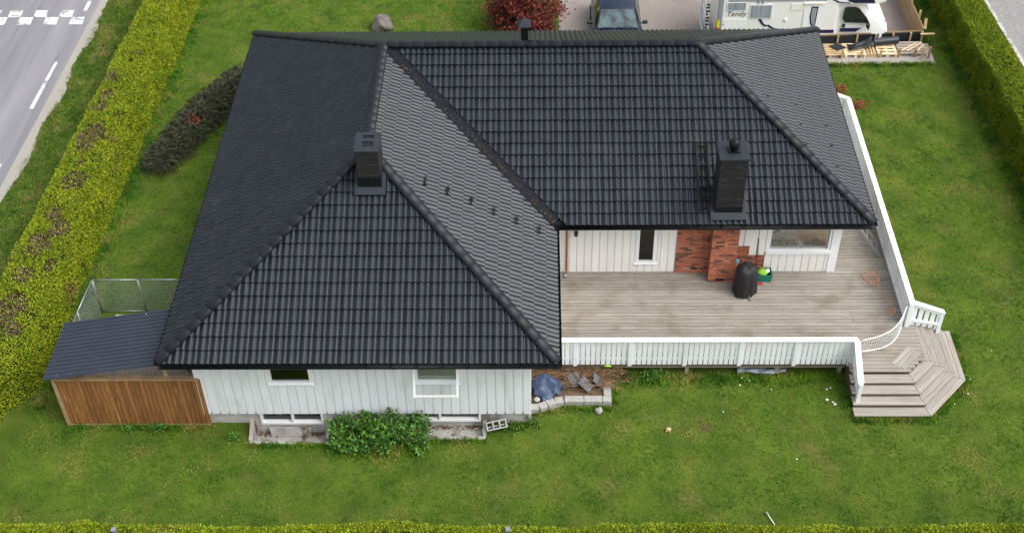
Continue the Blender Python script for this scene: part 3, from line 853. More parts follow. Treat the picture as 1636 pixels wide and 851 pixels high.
# --- terrace wall: white boarding, brick and the two windows
H3 = (11.46, 11.93, .97, 2.5); H4 = (14.96, 16.58, 1.39, 2.5)
BRK = [(12.52, 14.9, ZD, 2.7)]
q = MB()
for a, b, c, d in wall_rects(XWR, 16.8, 0, ZT, [H3, H4]): q.box(a, b, YM, YM + .14, c, d)
wt = q.build('terrace_wall', M['recess'], house)
siding(wt, XWR, 12.5, ZD + .02, ZT, YM, [(H3[0] - .07, H3[1] + .07, H3[2] - .12, 9)], M['whitebounce'], pitch=.205, wd=.182)
siding(wt, 14.1, 14.45, 1.57, ZT, YM - .03, [], M['whitebounce'], pitch=.19, wd=.172)
siding(wt, 14.45, 14.88, 1.23, ZT, YM - .03, [], M['whitebounce'], pitch=.215, wd=.195)
siding(wt, 14.89, 16.62, ZD + .02, 1.3, YM, [], M['whitebounce'], pitch=.205, wd=.182)
MB().box(16.62, 16.84, YM - .04, YM + .1, ZD + .01, ZT).build('corner_board', M['frame'], wt)
MB().box(14.88, 14.96, YM - .035, YM + .0, 1.3, ZT).build('corner_board', M['frame'], wt)
w3 = window(*H3, YM, house, fw=.045, gl='glass', sw=.08, room='dark'); casing(*H3, YM, w3, .05)
MB().box(H3[0] + .02, H3[1] - .02, YM + .07, YM + .08, .98, 2.5).build('curtain_and_reflection', M['curtain_and_reflection'], w3)  # panel behind the glass stands in for its bluish reflection
w4 = window(*H4, YM, house, fw=.04, gl='glassc', sill=False, room=None)
MB().box(14.9, 16.64, YM - .09, YM, 1.3, 1.386).build('sill', M['frame'], w4)
MB().box(14.98, 16.56, YM + .11, YM + .36, 1.33, 1.37).build('inner_sill', M['frame'], w4)
# the room behind the big window: oak floor, rug, pale walls, unseen gable glazing added to brighten it
rm_ = MB()
rx0, rx1, ry0, ry1, rz0, rz1 = 13.2, 16.66, YM + .14, -4.6, ZD, 2.6
rm_.box(rx0, rx1, ry0, ry1, rz0 - .05, rz0 + .02)
room = rm_.build('room_floor', M['mortar'], house)
for i in range(22):
    y0 = ry0 + .02 + i * .18
    MB().box(rx0, rx1, y0, y0 + .177, rz0 + .021, rz0 + .03).build('floor_board', M['parquet'], room)
MB().box(rx0 - .1, rx0, ry0, ry1, rz0, rz1).box(rx0, rx1, ry1, ry1 + .1, rz0, rz1).build('room_wall', M['room'], room)
q = MB()
for a, b, c, d in wall_rects(YM + .14, -.6, 0, ZT, [(-8.3, -4.8, .62, 2.6)]): q.box(16.66, 16.8, a, b, c, d)
q.build('side_wall', M['white'], house)
MB().box(16.72, 16.73, -8.3, -4.8, .62, 2.6).build('pane', M['glassc'], wt)  # invented side glazing, lets daylight into the room
for k in (-8.3, -6.6, -4.85): MB().box(16.69, 16.77, k, k + .05, .76, 2.49).build('added_glazing_post', M['frame'], wt)

# --- brickwork
bw = MB().box(12.5, 14.9, YM - .03, YM - .002, ZD, ZT).box(13.39, 14.05, -8.95, YM - .03, ZD, ZT)
bwall = bw.build('brick_wall', M['mortar'], house)
bmesh_cache = {}
def brick(cx, cy, cz, l, axis, dk):
    key = (round(l, 2), axis, dk)
    if key not in bmesh_cache:
        q = MB(); a = (l / 2, .02) if axis == 'x' else (.02, l / 2)
        q.box(-a[0], a[0], -a[1], a[1], -.027, .027)
        me = q.mesh('brick'); me.materials.append(M['brickd'] if dk else M['brick']); bmesh_cache[key] = me
    j = random.uniform(-.003, .003)
    link('brick', bmesh_cache[key], None, bwall, loc=(cx + (j if axis == 'y' else 0), cy + (j if axis == 'x' else 0), cz))
def brick_face(a0, a1, f, z0, z1, axis, skip=None, pd=.14):
    r = 0; z = z0 + .032
    while z < z1:
        t = a0 - (.11 if r % 2 else 0)
        while t < a1 - .02:
            s0, s1 = max(t, a0), min(t + .206, a1); t += .221
            if s1 - s0 < .03 or (skip and skip((s0 + s1) / 2, z)): continue
            c = (s0 + s1) / 2
            dk = random.random() < pd
            if axis == 'x': brick(c, f, z, s1 - s0, 'x', dk)
            else: brick(f, c, z, s1 - s0, 'y', dk)
        z += .066; r += 1
vent = (12.92, 13.14, .72, .82)
brick_face(12.5, 13.37, YM - .03, ZD, 2.16, 'x', lambda c, z: vent[0] - .1 < c < vent[1] + .1 and vent[2] < z < vent[3], .3)
brick_face(13.37, 14.07, -8.95, ZD, 2.62, 'x', None, .16)
brick_face(-8.95, YM - .05, 13.39, ZD, 2.3, 'y', None, .2)
brick_face(14.08, 14.89, YM - .03, ZD, 1.25, 'x', None, .3)
brick_face(14.08, 14.45, YM - .03, 1.25, 1.6, 'x', None, .3)
MB().box(12.93, 13.13, YM - .045, YM - .028, .73, .81).build('air_vent', M['brickd'], bwall)
q = MB()
for k in range(4): q.box(12.95, 13.11, YM - .052, YM - .044, .742 + k * .017, .75 + k * .017)
q.build('vent_slats', M['cardark'], bwall)
MB().box(13.58, 13.8, -8.982, -8.96, .66, .72).build('soot_door', M['blackmetal'], bwall)
# --- copper downpipe and lamp
q = MB().tube([(9.56, YM - .06, 2.6), (9.56, YM - .06, .78), (9.56, YM - .09, .7), (9.54, YM - .2, .66)], .03, 10)
dp = q.build('downpipe', M['copper'], house, smooth=True)
MB().tube([(9.54, YM - .17, .67), (9.52, YM - .25, .655)], .045, 10).build('pipe_outlet', M['alu'], dp, smooth=True)
lm = MB().box(9.755, 9.845, YM - .1, YM - .02, 2.1, 2.24).build('wall_lamp', M['alu'], house, bevel=.01)
MB().lathe((9.8, YM - .11, 1.99), [(.03, 0), (.052, .02), (.055, .14), (.03, .16)], 12).build('lamp_shade', M['cardark'], lm, smooth=True)

# ------------------------------------------------------------------ terrace deck with stairs and railings
deck = thing('wooden_deck', (13, -10, 0), 'weathered grey wooden terrace with white railings and corner stairs', 'deck')
def plank(name, a, b, wd, th, m, parent, up=(0, 0, 1)):
    """board from a to b with its own local x axis along the grain"""
    a, b, up = Vector(a), Vector(b), Vector(up)
    d = b - a; L = d.length; d.normalize(); s = d.cross(up).normalized(); u = s.cross(d)
    s = -s
    me = MB().box(-L / 2, L / 2, -wd / 2, wd / 2, -th / 2, th / 2).mesh(name, bevel=min(.004, th / 4))
    c = (a + b) / 2
    return link(name, me, m, parent, mtx=Matrix(((d.x, s.x, u.x, c.x), (d.y, s.y, u.y, c.y), (d.z, s.z, u.z, c.z), (0, 0, 0, 1))))
# stair outlines: level k runs from 0 (deck) to 4 (lowest tread)
def so(k): return (-12.27 - .26 * k, 18.6 + .26 * k, 18.1 + .10 * k, -11.75 - .0875 * k)   # front y, right x, corner x, corner y
y = -12.27 + .0625
row = 0
while y < -1.55:
    if y < -11.87:
        t = (y + 12.27) / .52; x0, x1 = 16.62, 18.1 + .5 * max(0, min(1, t))
    elif y < -10.36: x0, x1 = (8.7, 18.6) if y < -11.7 else (8.7, 18.6)
    elif y < YM - .02: x0, x1 = 8.7, 18.34
    else: x0, x1 = 16.86, 18.34
    if x1 - x0 > 4:
        j = 11.2 + 2.4 * (row % 3) + random.uniform(-.3, .3); cuts = [x0, j, x1] if row % 2 else [x0, j - 1.3, j + 3.4 if j + 3.4 < x1 - 1 else x1 - 1.6, x1]
    else: cuts = [x0, x1]
    for a, b in zip(cuts, cuts[1:]):
        plank('deck_board', (a + .002, y, ZD - .014 + random.uniform(-.002, .002)), (b - .002, y, ZD - .014 + random.uniform(-.002, .002)), .114, .028, M['deck'], deck)
    y += .125; row += 1
q = MB()
for k in range(17): 
    x = 8.8 + k * .59
    q.box(x - .022, x + .022, -11.8, YM - .05, ZD - .2, ZD - .032)
q.box(16.9, 18.3, -1.7, -1.6, ZD - .2, ZD - .032)
for x in (16.9, 18.28): q.box(x, x + .045, YM, -1.7, ZD - .2, ZD - .032)
q.build('joists', M['greywood'], deck)
plank('rim_board', (8.65, -11.87, .475), (16.6, -11.87, .475), .16, .034, M['riser'], deck, (0, -1, 0))
plank('rim_board', (18.385, -10.3, .475), (18.385, -1.5, .475), .16, .034, M['riser'], deck, (1, 0, 0))
plank('rim_board', (8.65, -11.82, .36), (16.6, -11.82, .36), .12, .045, M['greywood'], deck, (0, -1, 0))
for x in (10.3, 12.6, 14.9, 16.5): MB().box(x - .05, x + .05, -11.78, -11.68, -.02, .42).build('deck_post', M['greywood'], deck)
# stairs
q = MB(); 
for k in range(1, 5):
    yk, xk, cxk, cyk = so(k - .12); z = ZD - .12 * k - .03
    q.prism([(16.64, -11.8), (16.64, yk), (cxk, yk), (xk, cyk), (xk, -10.4), (18.4, -10.4), (18.4, -11.8)], -.02 if k == 4 else z - .09, z)
stair = q.build('stair', M['riser'], deck)
def tread(pts, z, angle):
    """mitred board; local x along the board so that the grain follows it"""
    c = Vector((sum(p[0] for p in pts) / len(pts), sum(p[1] for p in pts) / len(pts), z)); ca, sa = math.cos(-angle), math.sin(-angle)
    loc = [((p[0] - c.x) * ca - (p[1] - c.y) * sa, (p[0] - c.x) * sa + (p[1] - c.y) * ca) for p in pts]
    me = MB().prism(loc, -.03, 0).mesh('tread_board', bevel=.004)
    link('tread_board', me, M['stair'], stair, mtx=Matrix.Translation(c) @ Matrix.Rotation(angle, 4, 'Z'))
G = .004
for k in range(1, 5):
    z = ZD - .12 * k
    for t0, t1 in ((k - 1.12, k - .5), (k - .5, k)):
        ya, xa_, cxa, cya = so(t0); yb, xb_, cxb, cyb = so(t1)
        ya -= G; 
        zz = z + random.uniform(-.002, .002)
        tread([(16.61, yb), (cxb - G, yb), (cxa - G, ya), (16.61, ya)], zz, 0)
        tread([(cxb + G, yb), (xb_, cyb - G), (xa_ + G, cya - G), (cxa + G, ya)], zz, math.atan2(cyb - yb, xb_ - cxb))
        tread([(xb_, cyb + G), (xb_, -10.36), (xa_ + G, -10.36), (xa_ + G, cya + G)], zz, math.pi / 2)
# corner boards laid diagonally at the head of the stairs
for k in range(3):
    o = .09 + k * .13
    plank('tread_board', (18.0 - o * .8 + .02, -12.2 + o * .55, ZD + .0), (18.52 - o * .7, -11.68 + o * .75, ZD + .0), .115, .012, M['stair'], stair)
# railings
bal_cache = {}
def rail(A, B, za0, za1, zb0, zb1, out, name='railing', pitch=.128, bw_=.108, posts=None, gap=0):
    """A,B: xy ends; z?0 bottom and z?1 top of the boarding at each end; out: outward xy direction"""
    A, B, out = Vector((*A, 0)), Vector((*B, 0)), Vector((*out, 0))
    d = B - A; L = d.length; d.normalize()
    top = lambda t: za1 + (zb1 - za1) * t; bot = lambda t: za0 + (zb0 - za0) * t
    q = MB(); q.bar(A + Vector((0, 0, top(0) + .02)) - d * .02, B + Vector((0, 0, top(1) + .02)) + d * .02, .15, .038)
    rl = q.build(name, M['frame'], deck, bevel=.006)
    q = MB(); q.bar(A - out * .03 + Vector((0, 0, top(0) - .05)), B - out * .03 + Vector((0, 0, top(1) - .05)), .03, .08)
    q.bar(A - out * .03 + Vector((0, 0, bot(0) + .18)), B - out * .03 + Vector((0, 0, bot(1) + .18)), .03, .08)
    q.build('cross_rail', M['white'], rl)
    n = int(L / pitch)
    st = L / n
    for i in range(n):
        t = (i + .5) / n; p = A + d * (t * L); h = top(t) - bot(t)
        hh = round(h, 2); key = (hh, round(bw_, 3), round(math.atan2(d.y, d.x), 3))
        if key not in bal_cache:
            a = math.atan2(d.y, d.x); mb = MB().box(-bw_ / 2, bw_ / 2, -.011, .011, 0, hh); me = mb.mesh('baluster', bevel=.003)
            me.transform(Matrix.Rotation(a, 4, 'Z')); me.materials.append(M['white']); bal_cache[key] = me
        link('baluster', bal_cache[key], None, rl, loc=p + Vector((0, 0, bot(t))) + out * random.uniform(-.002, .002))
    for t in (posts or []):
        p = A + d * (t * L) + out * .02
        zb_ = bot(t) - .03; a = math.atan2(d.y, d.x)
        me = MB().box(-.05, .05, -.02, .02, zb_, top(t)).mesh('rail_post', bevel=.004); me.transform(Matrix.Rotation(a, 4, 'Z'))
        link('rail_post', me, M['white'], rl, loc=p)
    return rl
LF = 16.72 - 8.68
rail((8.68, -11.91), (16.72, -11.91), .5, 1.36, .5, 1.36, (0, -1), posts=[(9.72 + 1.385 * k - 8.68) / LF for k in range(6)])
rail((18.36, -10.62), (18.36, -1.62), .5, 1.40, .5, 1.40, (1, 0), posts=[k * 1.4 / 9 for k in range(1, 7)])
rail((18.36, -1.6), (17.7, -1.1), .5, 1.40, .5, 1.40, (.4, .9), posts=[])
rail((16.72, -11.98), (16.72, -12.9), .5, 1.36, .12, .84, (-1, 0), pitch=.13, bw_=.1)
MB().box(16.67, 16.77, -12.98, -12.88, .12, .86).build('newel_post', M['white'], deck, bevel=.006)
MB().box(16.66, 16.78, -11.99, -11.87, .45, 1.36).build('newel_post', M['white'], deck, bevel=.006)
rail((18.42, -10.6), (19.28, -10.52), .62, 1.38, .36, .95, (0, 1), pitch=.17, bw_=.12)
MB().box(19.2, 19.3, -10.57, -10.47, .13, .97).build('newel_post', M['white'], deck, bevel=.006)
MB().box(18.3, 18.42, -10.68, -10.56, .5, 1.4).build('newel_post', M['white'], deck, bevel=.006)

# ------------------------------------------------------------------ things on the terrace
gate = thing('safety_gate', (17.4, -11.5, ZD), 'curved white barred safety gate across the head of the terrace stairs', 'gate')
def gp(t, lo):
    x = 16.84 + (18.2 - 16.84) * t; yb = -11.95 + (1.2) * t
    b = math.sin(math.pi * t); x += .17 * b; yb -= .16 * b
    z = (1.0 - .36 * t if lo else 1.39 - .06 * b) - (.05 * b if lo else 0)
    return Vector((x, yb, z))
MB().tube([gp(i / 14, False) for i in range(15)], .013, 8).build('top_rail', M['frame'], gate, smooth=True)
MB().tube([gp(i / 14, True) for i in range(15)], .013, 8).build('bottom_rail', M['frame'], gate, smooth=True)
for i in range(27):
    MB().tube([gp((i + .2) / 26.5, False), gp((i + .2) / 26.5, True)], .0055, 6).build('gate_bar', M['frame'], gate)

gr = thing('grill', (14.3, -9.36, ZD), 'kettle grill hidden under a black fabric cover beside the brick wall', 'grill')
vs, fs, n = [], [], 40
prof = [(1.02, .04), (1.01, .2), (1.0, .42), (.98, .6), (.95, .76), (.86, .87), (.66, .94), (.3, .965), (.02, .97)]
for (s, z) in prof:
    for k in range(n):
        a = 2 * math.pi * k / n
        fold = 1 + (.05 * math.sin(9 * a + 1) + .03 * math.sin(17 * a + z * 3)) * (1.15 - z) 
        sq = 1 / max(abs(math.cos(a)) ** 3 + abs(math.sin(a)) ** 3, .1) ** (1 / 3)
        x, y_ = .29 * s * sq * fold * math.cos(a), .27 * s * sq * fold * math.sin(a)
        ca, sa = math.cos(.35), math.sin(.35)
        vs.append((14.3 + x * ca - y_ * sa, -9.36 + x * sa + y_ * ca, ZD + z + .02 * math.sin(3 * a + 4 * z) * (1 - s * .5) + (.03 * math.sin(5 * a) if z < .1 else 0)))
for i in range(len(prof) - 1):
    for k in range(n): fs.append((i * n + k, i * n + (k + 1) % n, (i + 1) * n + (k + 1) % n, (i + 1) * n + k))
fs.append(tuple((len(prof) - 1) * n + k for k in range(n)))
MB().add(vs, fs).build('cover', M['coverc'], gr, smooth=True)
q = MB()
for a in (.5, 2.4, 4.4): q.tube([(14.3 + .14 * math.cos(a), -9.36 + .14 * math.sin(a), ZD + .5), (14.3 + .26 * math.cos(a), -9.36 + .26 * math.sin(a), ZD)], .013, 6)
q.build('leg', M['alu'], gr)
q = MB().tube([(14.4, -9.6, ZD + .1), (14.4, -9.66, ZD + .03), (14.42, -9.72, ZD + .01)], .02, 8)
q.build('cover_strap', M['greypot'], gr)
o = thing('brush', (14.12, -9.2, ZD + .9), 'blue handled brush tucked beside the covered grill', 'brush')
MB().bar((14.06, -9.13, ZD), (14.06, -9.13, ZD + .95), .02, .03).build('handle', M['beige'], o)
MB().box(14.02, 14.11, -9.17, -9.11, ZD + .86, ZD + .97).build('brush_head', mat('brush_blue', lin(104, 138, 170), rough=.6), o, bevel=.01)
cr_ = thing('crate', (14.88, -8.83, ZD), 'green plastic crate filled with lime coloured cloths beside the grill', 'crate')
q = MB(); X0, X1, Y0, Y1 = 14.66, 15.08, -8.98, -8.66
q.box(X0, X1, Y0, Y1, ZD + .002, ZD + .02)
for a, b, c, d in ((X0, X1, Y0, Y0 + .015), (X0, X1, Y1 - .015, Y1), (X0, X0 + .015, Y0 + .015, Y1 - .015), (X1 - .015, X1, Y0 + .015, Y1 - .015)):
    q.box(a, b, c, d, ZD + .02, ZD + .24)
q.build('crate_body', M['crate'], cr_)
MB().box(X0 - .012, X1 + .012, Y0 - .012, Y0 - .001, ZD + .2, ZD + .245).box(X1 + .001, X1 + .012, Y0, Y1, ZD + .2, ZD + .245).build('crate_rim', M['crate'], cr_)
def blob(cx, cy, cz, rx, ry, rz, seed=0, n=14, m=8, rough=.25):
    q = MB(); rs = random.Random(seed); ph = [rs.uniform(0, 6) for _ in range(6)]; vs, fs = [], []
    for i in range(m + 1):
        th = math.pi * i / m
        for k in range(n):
            a = 2 * math.pi * k / n
            f = 1 + rough * (.5 * math.sin(3 * a + ph[0] + 2 * th) + .4 * math.sin(5 * a + ph[1]) * math.sin(3 * th + ph[2]) + .35 * math.sin(7 * th + ph[3] + 2 * a))
            vs.append((cx + rx * f * math.sin(th) * math.cos(a), cy + ry * f * math.sin(th) * math.sin(a), cz + rz * f * math.cos(th)))
    for i in range(m):
        for k in range(n): fs.append((i * n + k, i * n + (k + 1) % n, (i + 1) * n + (k + 1) % n, (i + 1) * n + k))
    return q.add(vs, fs)
o = blob(14.83, -8.8, ZD + .2, .15, .13, .1, 3).build('cloth', M['lime'], None, smooth=True); tag(o, 'crumpled lime green cloth heaped in the green crate', 'cloth')
o = blob(14.98, -8.77, ZD + .22, .07, .07, .05, 5).build('cloth', M['litter'], None, smooth=True); tag(o, 'small white cloth lying in the green crate', 'cloth')
o = MB().box(14.62, 14.84, -9.1, -9.03, ZD + .001, ZD + .05).build('dustpan', M['red'], None, bevel=.012); tag(o, 'red plastic piece lying on boards beside the green crate', 'dustpan')
o = thing('broom', (14.75, -8.85, ZD), 'thin wooden broom handle leaning against wall above the green crate', 'broom')
MB().tube([(14.72, -8.64, ZD + .06), (14.66, YM - .06, ZD + 1.25)], .013, 8).build('handle', M['twig'], o, smooth=True)
MB().box(14.66, 14.8, -8.66, -8.61, ZD, ZD + .09).build('bristles', M['twig'], o)
# aluminium ladder leaning on the gable wall
al = thing('ladder', (18.1, -7.7, ZD), 'aluminium ladder leaning from the deck railing up under the eave', 'ladder')
r1a, r1b = Vector((18.2, -8.02, ZD + .01)), Vector((16.87, -7.5, 2.35)); r2a, r2b = Vector((18.27, -7.57, ZD + .01)), Vector((16.94, -7.1, 2.35))
for a, b in ((r1a, r1b), (r2a, r2b)): MB().bar(a, b, .03, .07, (0, 0, 1)).build('stile', M['alu'], al)
for i in range(8):
    t = (i + .6) / 8.4; MB().tube([r1a.lerp(r1b, t), r2a.lerp(r2b, t)], .014, 8).build('rung', M['alu'], al)
# rope
pts = []
rr = random.Random(4)
for i in range(90):
    t = i / 89; a = t * 2 * math.pi * 4.3
    pts.append((17.84 + (.16 + .06 * math.sin(a * .37)) * math.cos(a) + .05 * math.sin(a * 1.7), -8.78 + (.2 + .09 * math.sin(a * .53 + 1)) * math.sin(a) - .12 * t, ZD + .012 + .02 * (i % 7) / 7))
for i in range(1, 26):
    t = i / 25; pts.append((pts[89][0] + (18.12 - pts[89][0]) * t + .04 * math.sin(t * 9), pts[89][1] + (-10.05 - pts[89][1]) * t, ZD + .012))
for i in range(30):
    a = i / 29 * 2 * math.pi * 2.3; pts.append((18.1 + .09 * math.cos(a), -10.12 + .13 * math.sin(a * 1.1) - .05 * i / 29, ZD + .013 + .01 * (i % 3)))
o = MB().tube(pts, .009, 6).build('rope', M['rope'], None, smooth=True); tag(o, 'tangled salmon coloured rope lying on the terrace boards', 'rope')
# pots on the inner sill
zs_ = 1.371
def pot(x, r, h, m, prof, label, cat='pot', name='pot', n=14):
    o = MB().lathe((x, YM + .22, zs_), [(r * 1.25 * a, h * 1.25 * b) for a, b in prof], n).build(name, M[m], None, smooth=True)
    tag(o, label, cat); return o
pr_round = [(.55, 0), (.85, .2), (1, .5), (.85, .8), (.5, 1), (.4, .95)]
pr_pot = [(.7, 0), (.85, .5), (1, .95), (1, 1), (.85, .97), (.8, .6)]
pot(15.02, .07, .13, 'greypot', pr_pot, 'grey pot at the left end of the window sill')
pot(15.19, .075, .14, 'greypot', pr_round, 'second pot from the left on the window sill, round and dark', )
pot(15.35, .075, .15, 'greypot', pr_pot, 'third pot from the left on the window sill')
pot(15.51, .04, .08, 'copper', pr_round, 'little brownish pot on the sill beside the third grey pot')
pot(15.66, .05, .1, 'greypot', pr_round, 'small dark grey pot in the middle of the window sill')
pot(15.83, .07, .1, 'rug', pr_round, 'low beige bowl in the middle of the window sill', 'bowl', 'bowl')
o = blob(16.05, YM + .22, zs_ + .05, .09, .05, .05, 9).build('ornament', mat('mauve', lin(120, 76, 92), lin(70, 60, 66), scale=20, rough=.6), None, smooth=True); tag(o, 'low mauve ornament on the sill left of the round green vase', 'ornament')
pot(16.27, .09, .17, 'greenpot', pr_round, 'round dark green vase on the window sill', 'vase', 'vase')
lt = thing('lantern', (16.46, YM + .22, zs_), 'red lantern at the right end of the window sill', 'lantern')
MB().lathe((16.46, YM + .22, zs_), [(.065, 0), (.065, .12), (.05, .14), (.03, .19), (.01, .2)], 10).build('body', M['red'], lt, smooth=True)
MB().tube([(16.41, YM + .22, zs_ + .15), (16.43, YM + .22, zs_ + .23), (16.49, YM + .22, zs_ + .23), (16.51, YM + .22, zs_ + .15)], .006, 6).build('handle', M['red'], lt)

tb = thing('table', (15.7, -7.6, ZD), 'oak plank table standing inside the big terrace window', 'table')  # oak floor lifted to sill height so window light reaches it
for k in range(7):
    y0 = YM + .4 + k * .13; plank('raised_floor_board', (14.7, y0 + .065, 1.335), (16.6, y0 + .065, 1.335), .126, .03, M['parquet'], tb)
for x in (14.8, 16.5):
    for y_ in (YM + .45, YM + 1.25): MB().box(x - .035, x + .035, y_ - .035, y_ + .035, ZD + .03, 1.32).build('leg', M['parquet'], tb)
o = MB().prism([(14.75, YM + .44), (15.86, YM + .46), (15.8, YM + 1.2), (14.75, YM + 1.2)], 1.352, 1.36).build('raised_rug', M['rug'], None); tag(o, 'pale beige cloth lying on the oak table behind the window', 'cloth')  # rug lifted with the planks into the window light
pp = thing('potted_plant', (15.32, YM + .85, 1.36), 'dark leafy plant on the pale cloth inside the window', 'plant')
MB().lathe((15.32, YM + .85, 1.361), [(.05, 0), (.07, .1), (.06, .1)], 12).build('pot', M['greypot'], pp)
V, F = cards(np.tile(np.array([[15.32, YM + .85, 1.46]]), (60, 1)) + rng.normal(0, .04, (60, 3)), rng.normal(0, 1, (60, 3)) + np.array([0, 0, .4]), rng.uniform(.08, .16, 60), .35)
link('leaves', np_mesh('leaves', V, F), M['juniper'], pp)

# ------------------------------------------------------------------ lean-to shelter with brown plank wall
sh = thing('shelter', (-1.3, -12.5, 0), 'lean-to shelter with brown plank wall and dark corrugated metal roof', 'shelter')
x = -2.9; k = 0
q = MB().box(-2.88, .58, -13.46, -13.42, .2, .3).box(-2.88, .58, -13.46, -13.42, 1.4, 1.5)
pw_ = q.build('plank_wall', M['brown'], sh)
while x < .56:
    wd = .118
    plank('plank', (x + wd / 2, -13.49 + random.uniform(-.003, .003), .03 + random.uniform(-.008, .01)), (x + wd / 2, -13.49, 1.68), wd - .013, .024, M['brown'], pw_, (0, -1, 0)).rotation_mode = 'QUATERNION'
    x += wd
MB().box(-2.96, .6, -13.56, -13.4, 1.682, 1.72).build('cap_board', M['edgewood'], pw_, bevel=.005)
MB().box(-2.93, .62, -13.53, -13.503, 0.0, .06).build('base_board', M['edgewood'], pw_)
MB().box(-2.98, -2.9, -13.54, -13.42, .0, 1.68).build('corner_board', M['edgewood'], pw_)
for (px, py, h) in ((-2.85, -13.37, 1.86), (-2.85, -11.9, 1.86), (-.2, -11.9, 2.3), (-.2, -13.37, 2.3)): MB().box(px - .05, px + .05, py - .05, py + .05, 0, h).build('post', M['edgewood'], sh)
# corrugated roof
q = MB(); vs, fs = [], []
y0, y1 = -13.73, -11.8; ny_ = 15 * 6; prof = [0, 0, 0, .034, .038, .034]
def rz(x): return 1.9 + (x + 3.06) * .176
for i in range(ny_ + 1):
    y_ = y0 + (y1 - y0) * i / ny_; h = prof[i % 6]
    for xx in (-3.06, -1.4, .12): vs.append((xx, y_, rz(xx) + h))
for i in range(ny_):
    for j in range(2): fs.append((i * 3 + j, i * 3 + j + 1, i * 3 + j + 4, i * 3 + j + 3))
solid(MB().add(vs, fs).build('metal_roof', M['corr'], sh), .004)
for (px, py) in ((-2.72, -13.66), (-.9, -11.9)): MB().lathe((px, py, rz(px) + .02), [(.012, 0), (.012, .012)], 8).build('roof_screw', M['frame'], sh)
q = MB().bar((-3.0, -13.3, rz(-3.0) - .06), (.1, -13.3, rz(.1) - .06), .045, .1).bar((-3.0, -12.0, rz(-3.0) - .06), (.1, -12.0, rz(.1) - .06), .045, .1)
q.build('rafter', M['edgewood'], sh)
for i in range(30):
    xx = -2.8 + i * .112
    plank('floor_board', (xx, -13.35, .3), (xx, -10.2, .3), .107, .03, M['greywood'], sh)
MB().box(-2.84, .5, -13.38, -10.2, .05, .26).build('floor_frame', M['greywood'], sh)
# dog run
dr = thing('dog_run', (-1.8, -9.5, 0), 'galvanised wire mesh enclosure behind the shelter', 'enclosure')
def panel(a, b, h=1.22, st=.075):
    a, b = Vector(a), Vector(b); d = (b - a); L = d.length; d.normalize(); up = Vector((0, 0, 1))
    q = MB().tube([a, a + up * h], .013, 8).tube([b, b + up * h], .013, 8).tube([a + up * h, b + up * h], .016, 8).tube([a + up * .06, b + up * .06], .012, 8)
    f = q.build('mesh_panel', M['steel'], dr, smooth=True)
    q = MB()
    for i in range(1, int(L / st)): q.bar(a + d * i * st + up * .06, a + d * i * st + up * h, .005, .005)
    for i in range(1, int(h / .055)): q.bar(a + up * i * .055, b + up * i * .055, .005, .005)
    w_ = q.build('wire_mesh', M['steel'], f); w_['kind'] = 'stuff'
panel((-3.12, -9.48, 0), (-1.92, -9.48, 0)); panel((-1.9, -9.48, 0), (-.6, -9.48, 0)); panel((-.58, -9.48, 0), (.5, -9.48, 0)); panel((-3.14, -9.5, 0), (-3.2, -10.7, 0)); panel((-3.2, -10.72, 0), (-3.22, -11.7, 0))
o = MB().box(-2.72, -1.95, -10.1, -9.62, .01, .07).build('paving_slab', M['conc'], None, bevel=.01); tag(o, 'pale concrete slab lying on the grass inside the wire enclosure', 'slab')
o = MB().box(-2.55, -2.2, -12.9, -12.35, .318, .42).build('wooden_box', M['greywood'], None, bevel=.01); tag(o, 'low grey wooden box on the shelter floor', 'box')

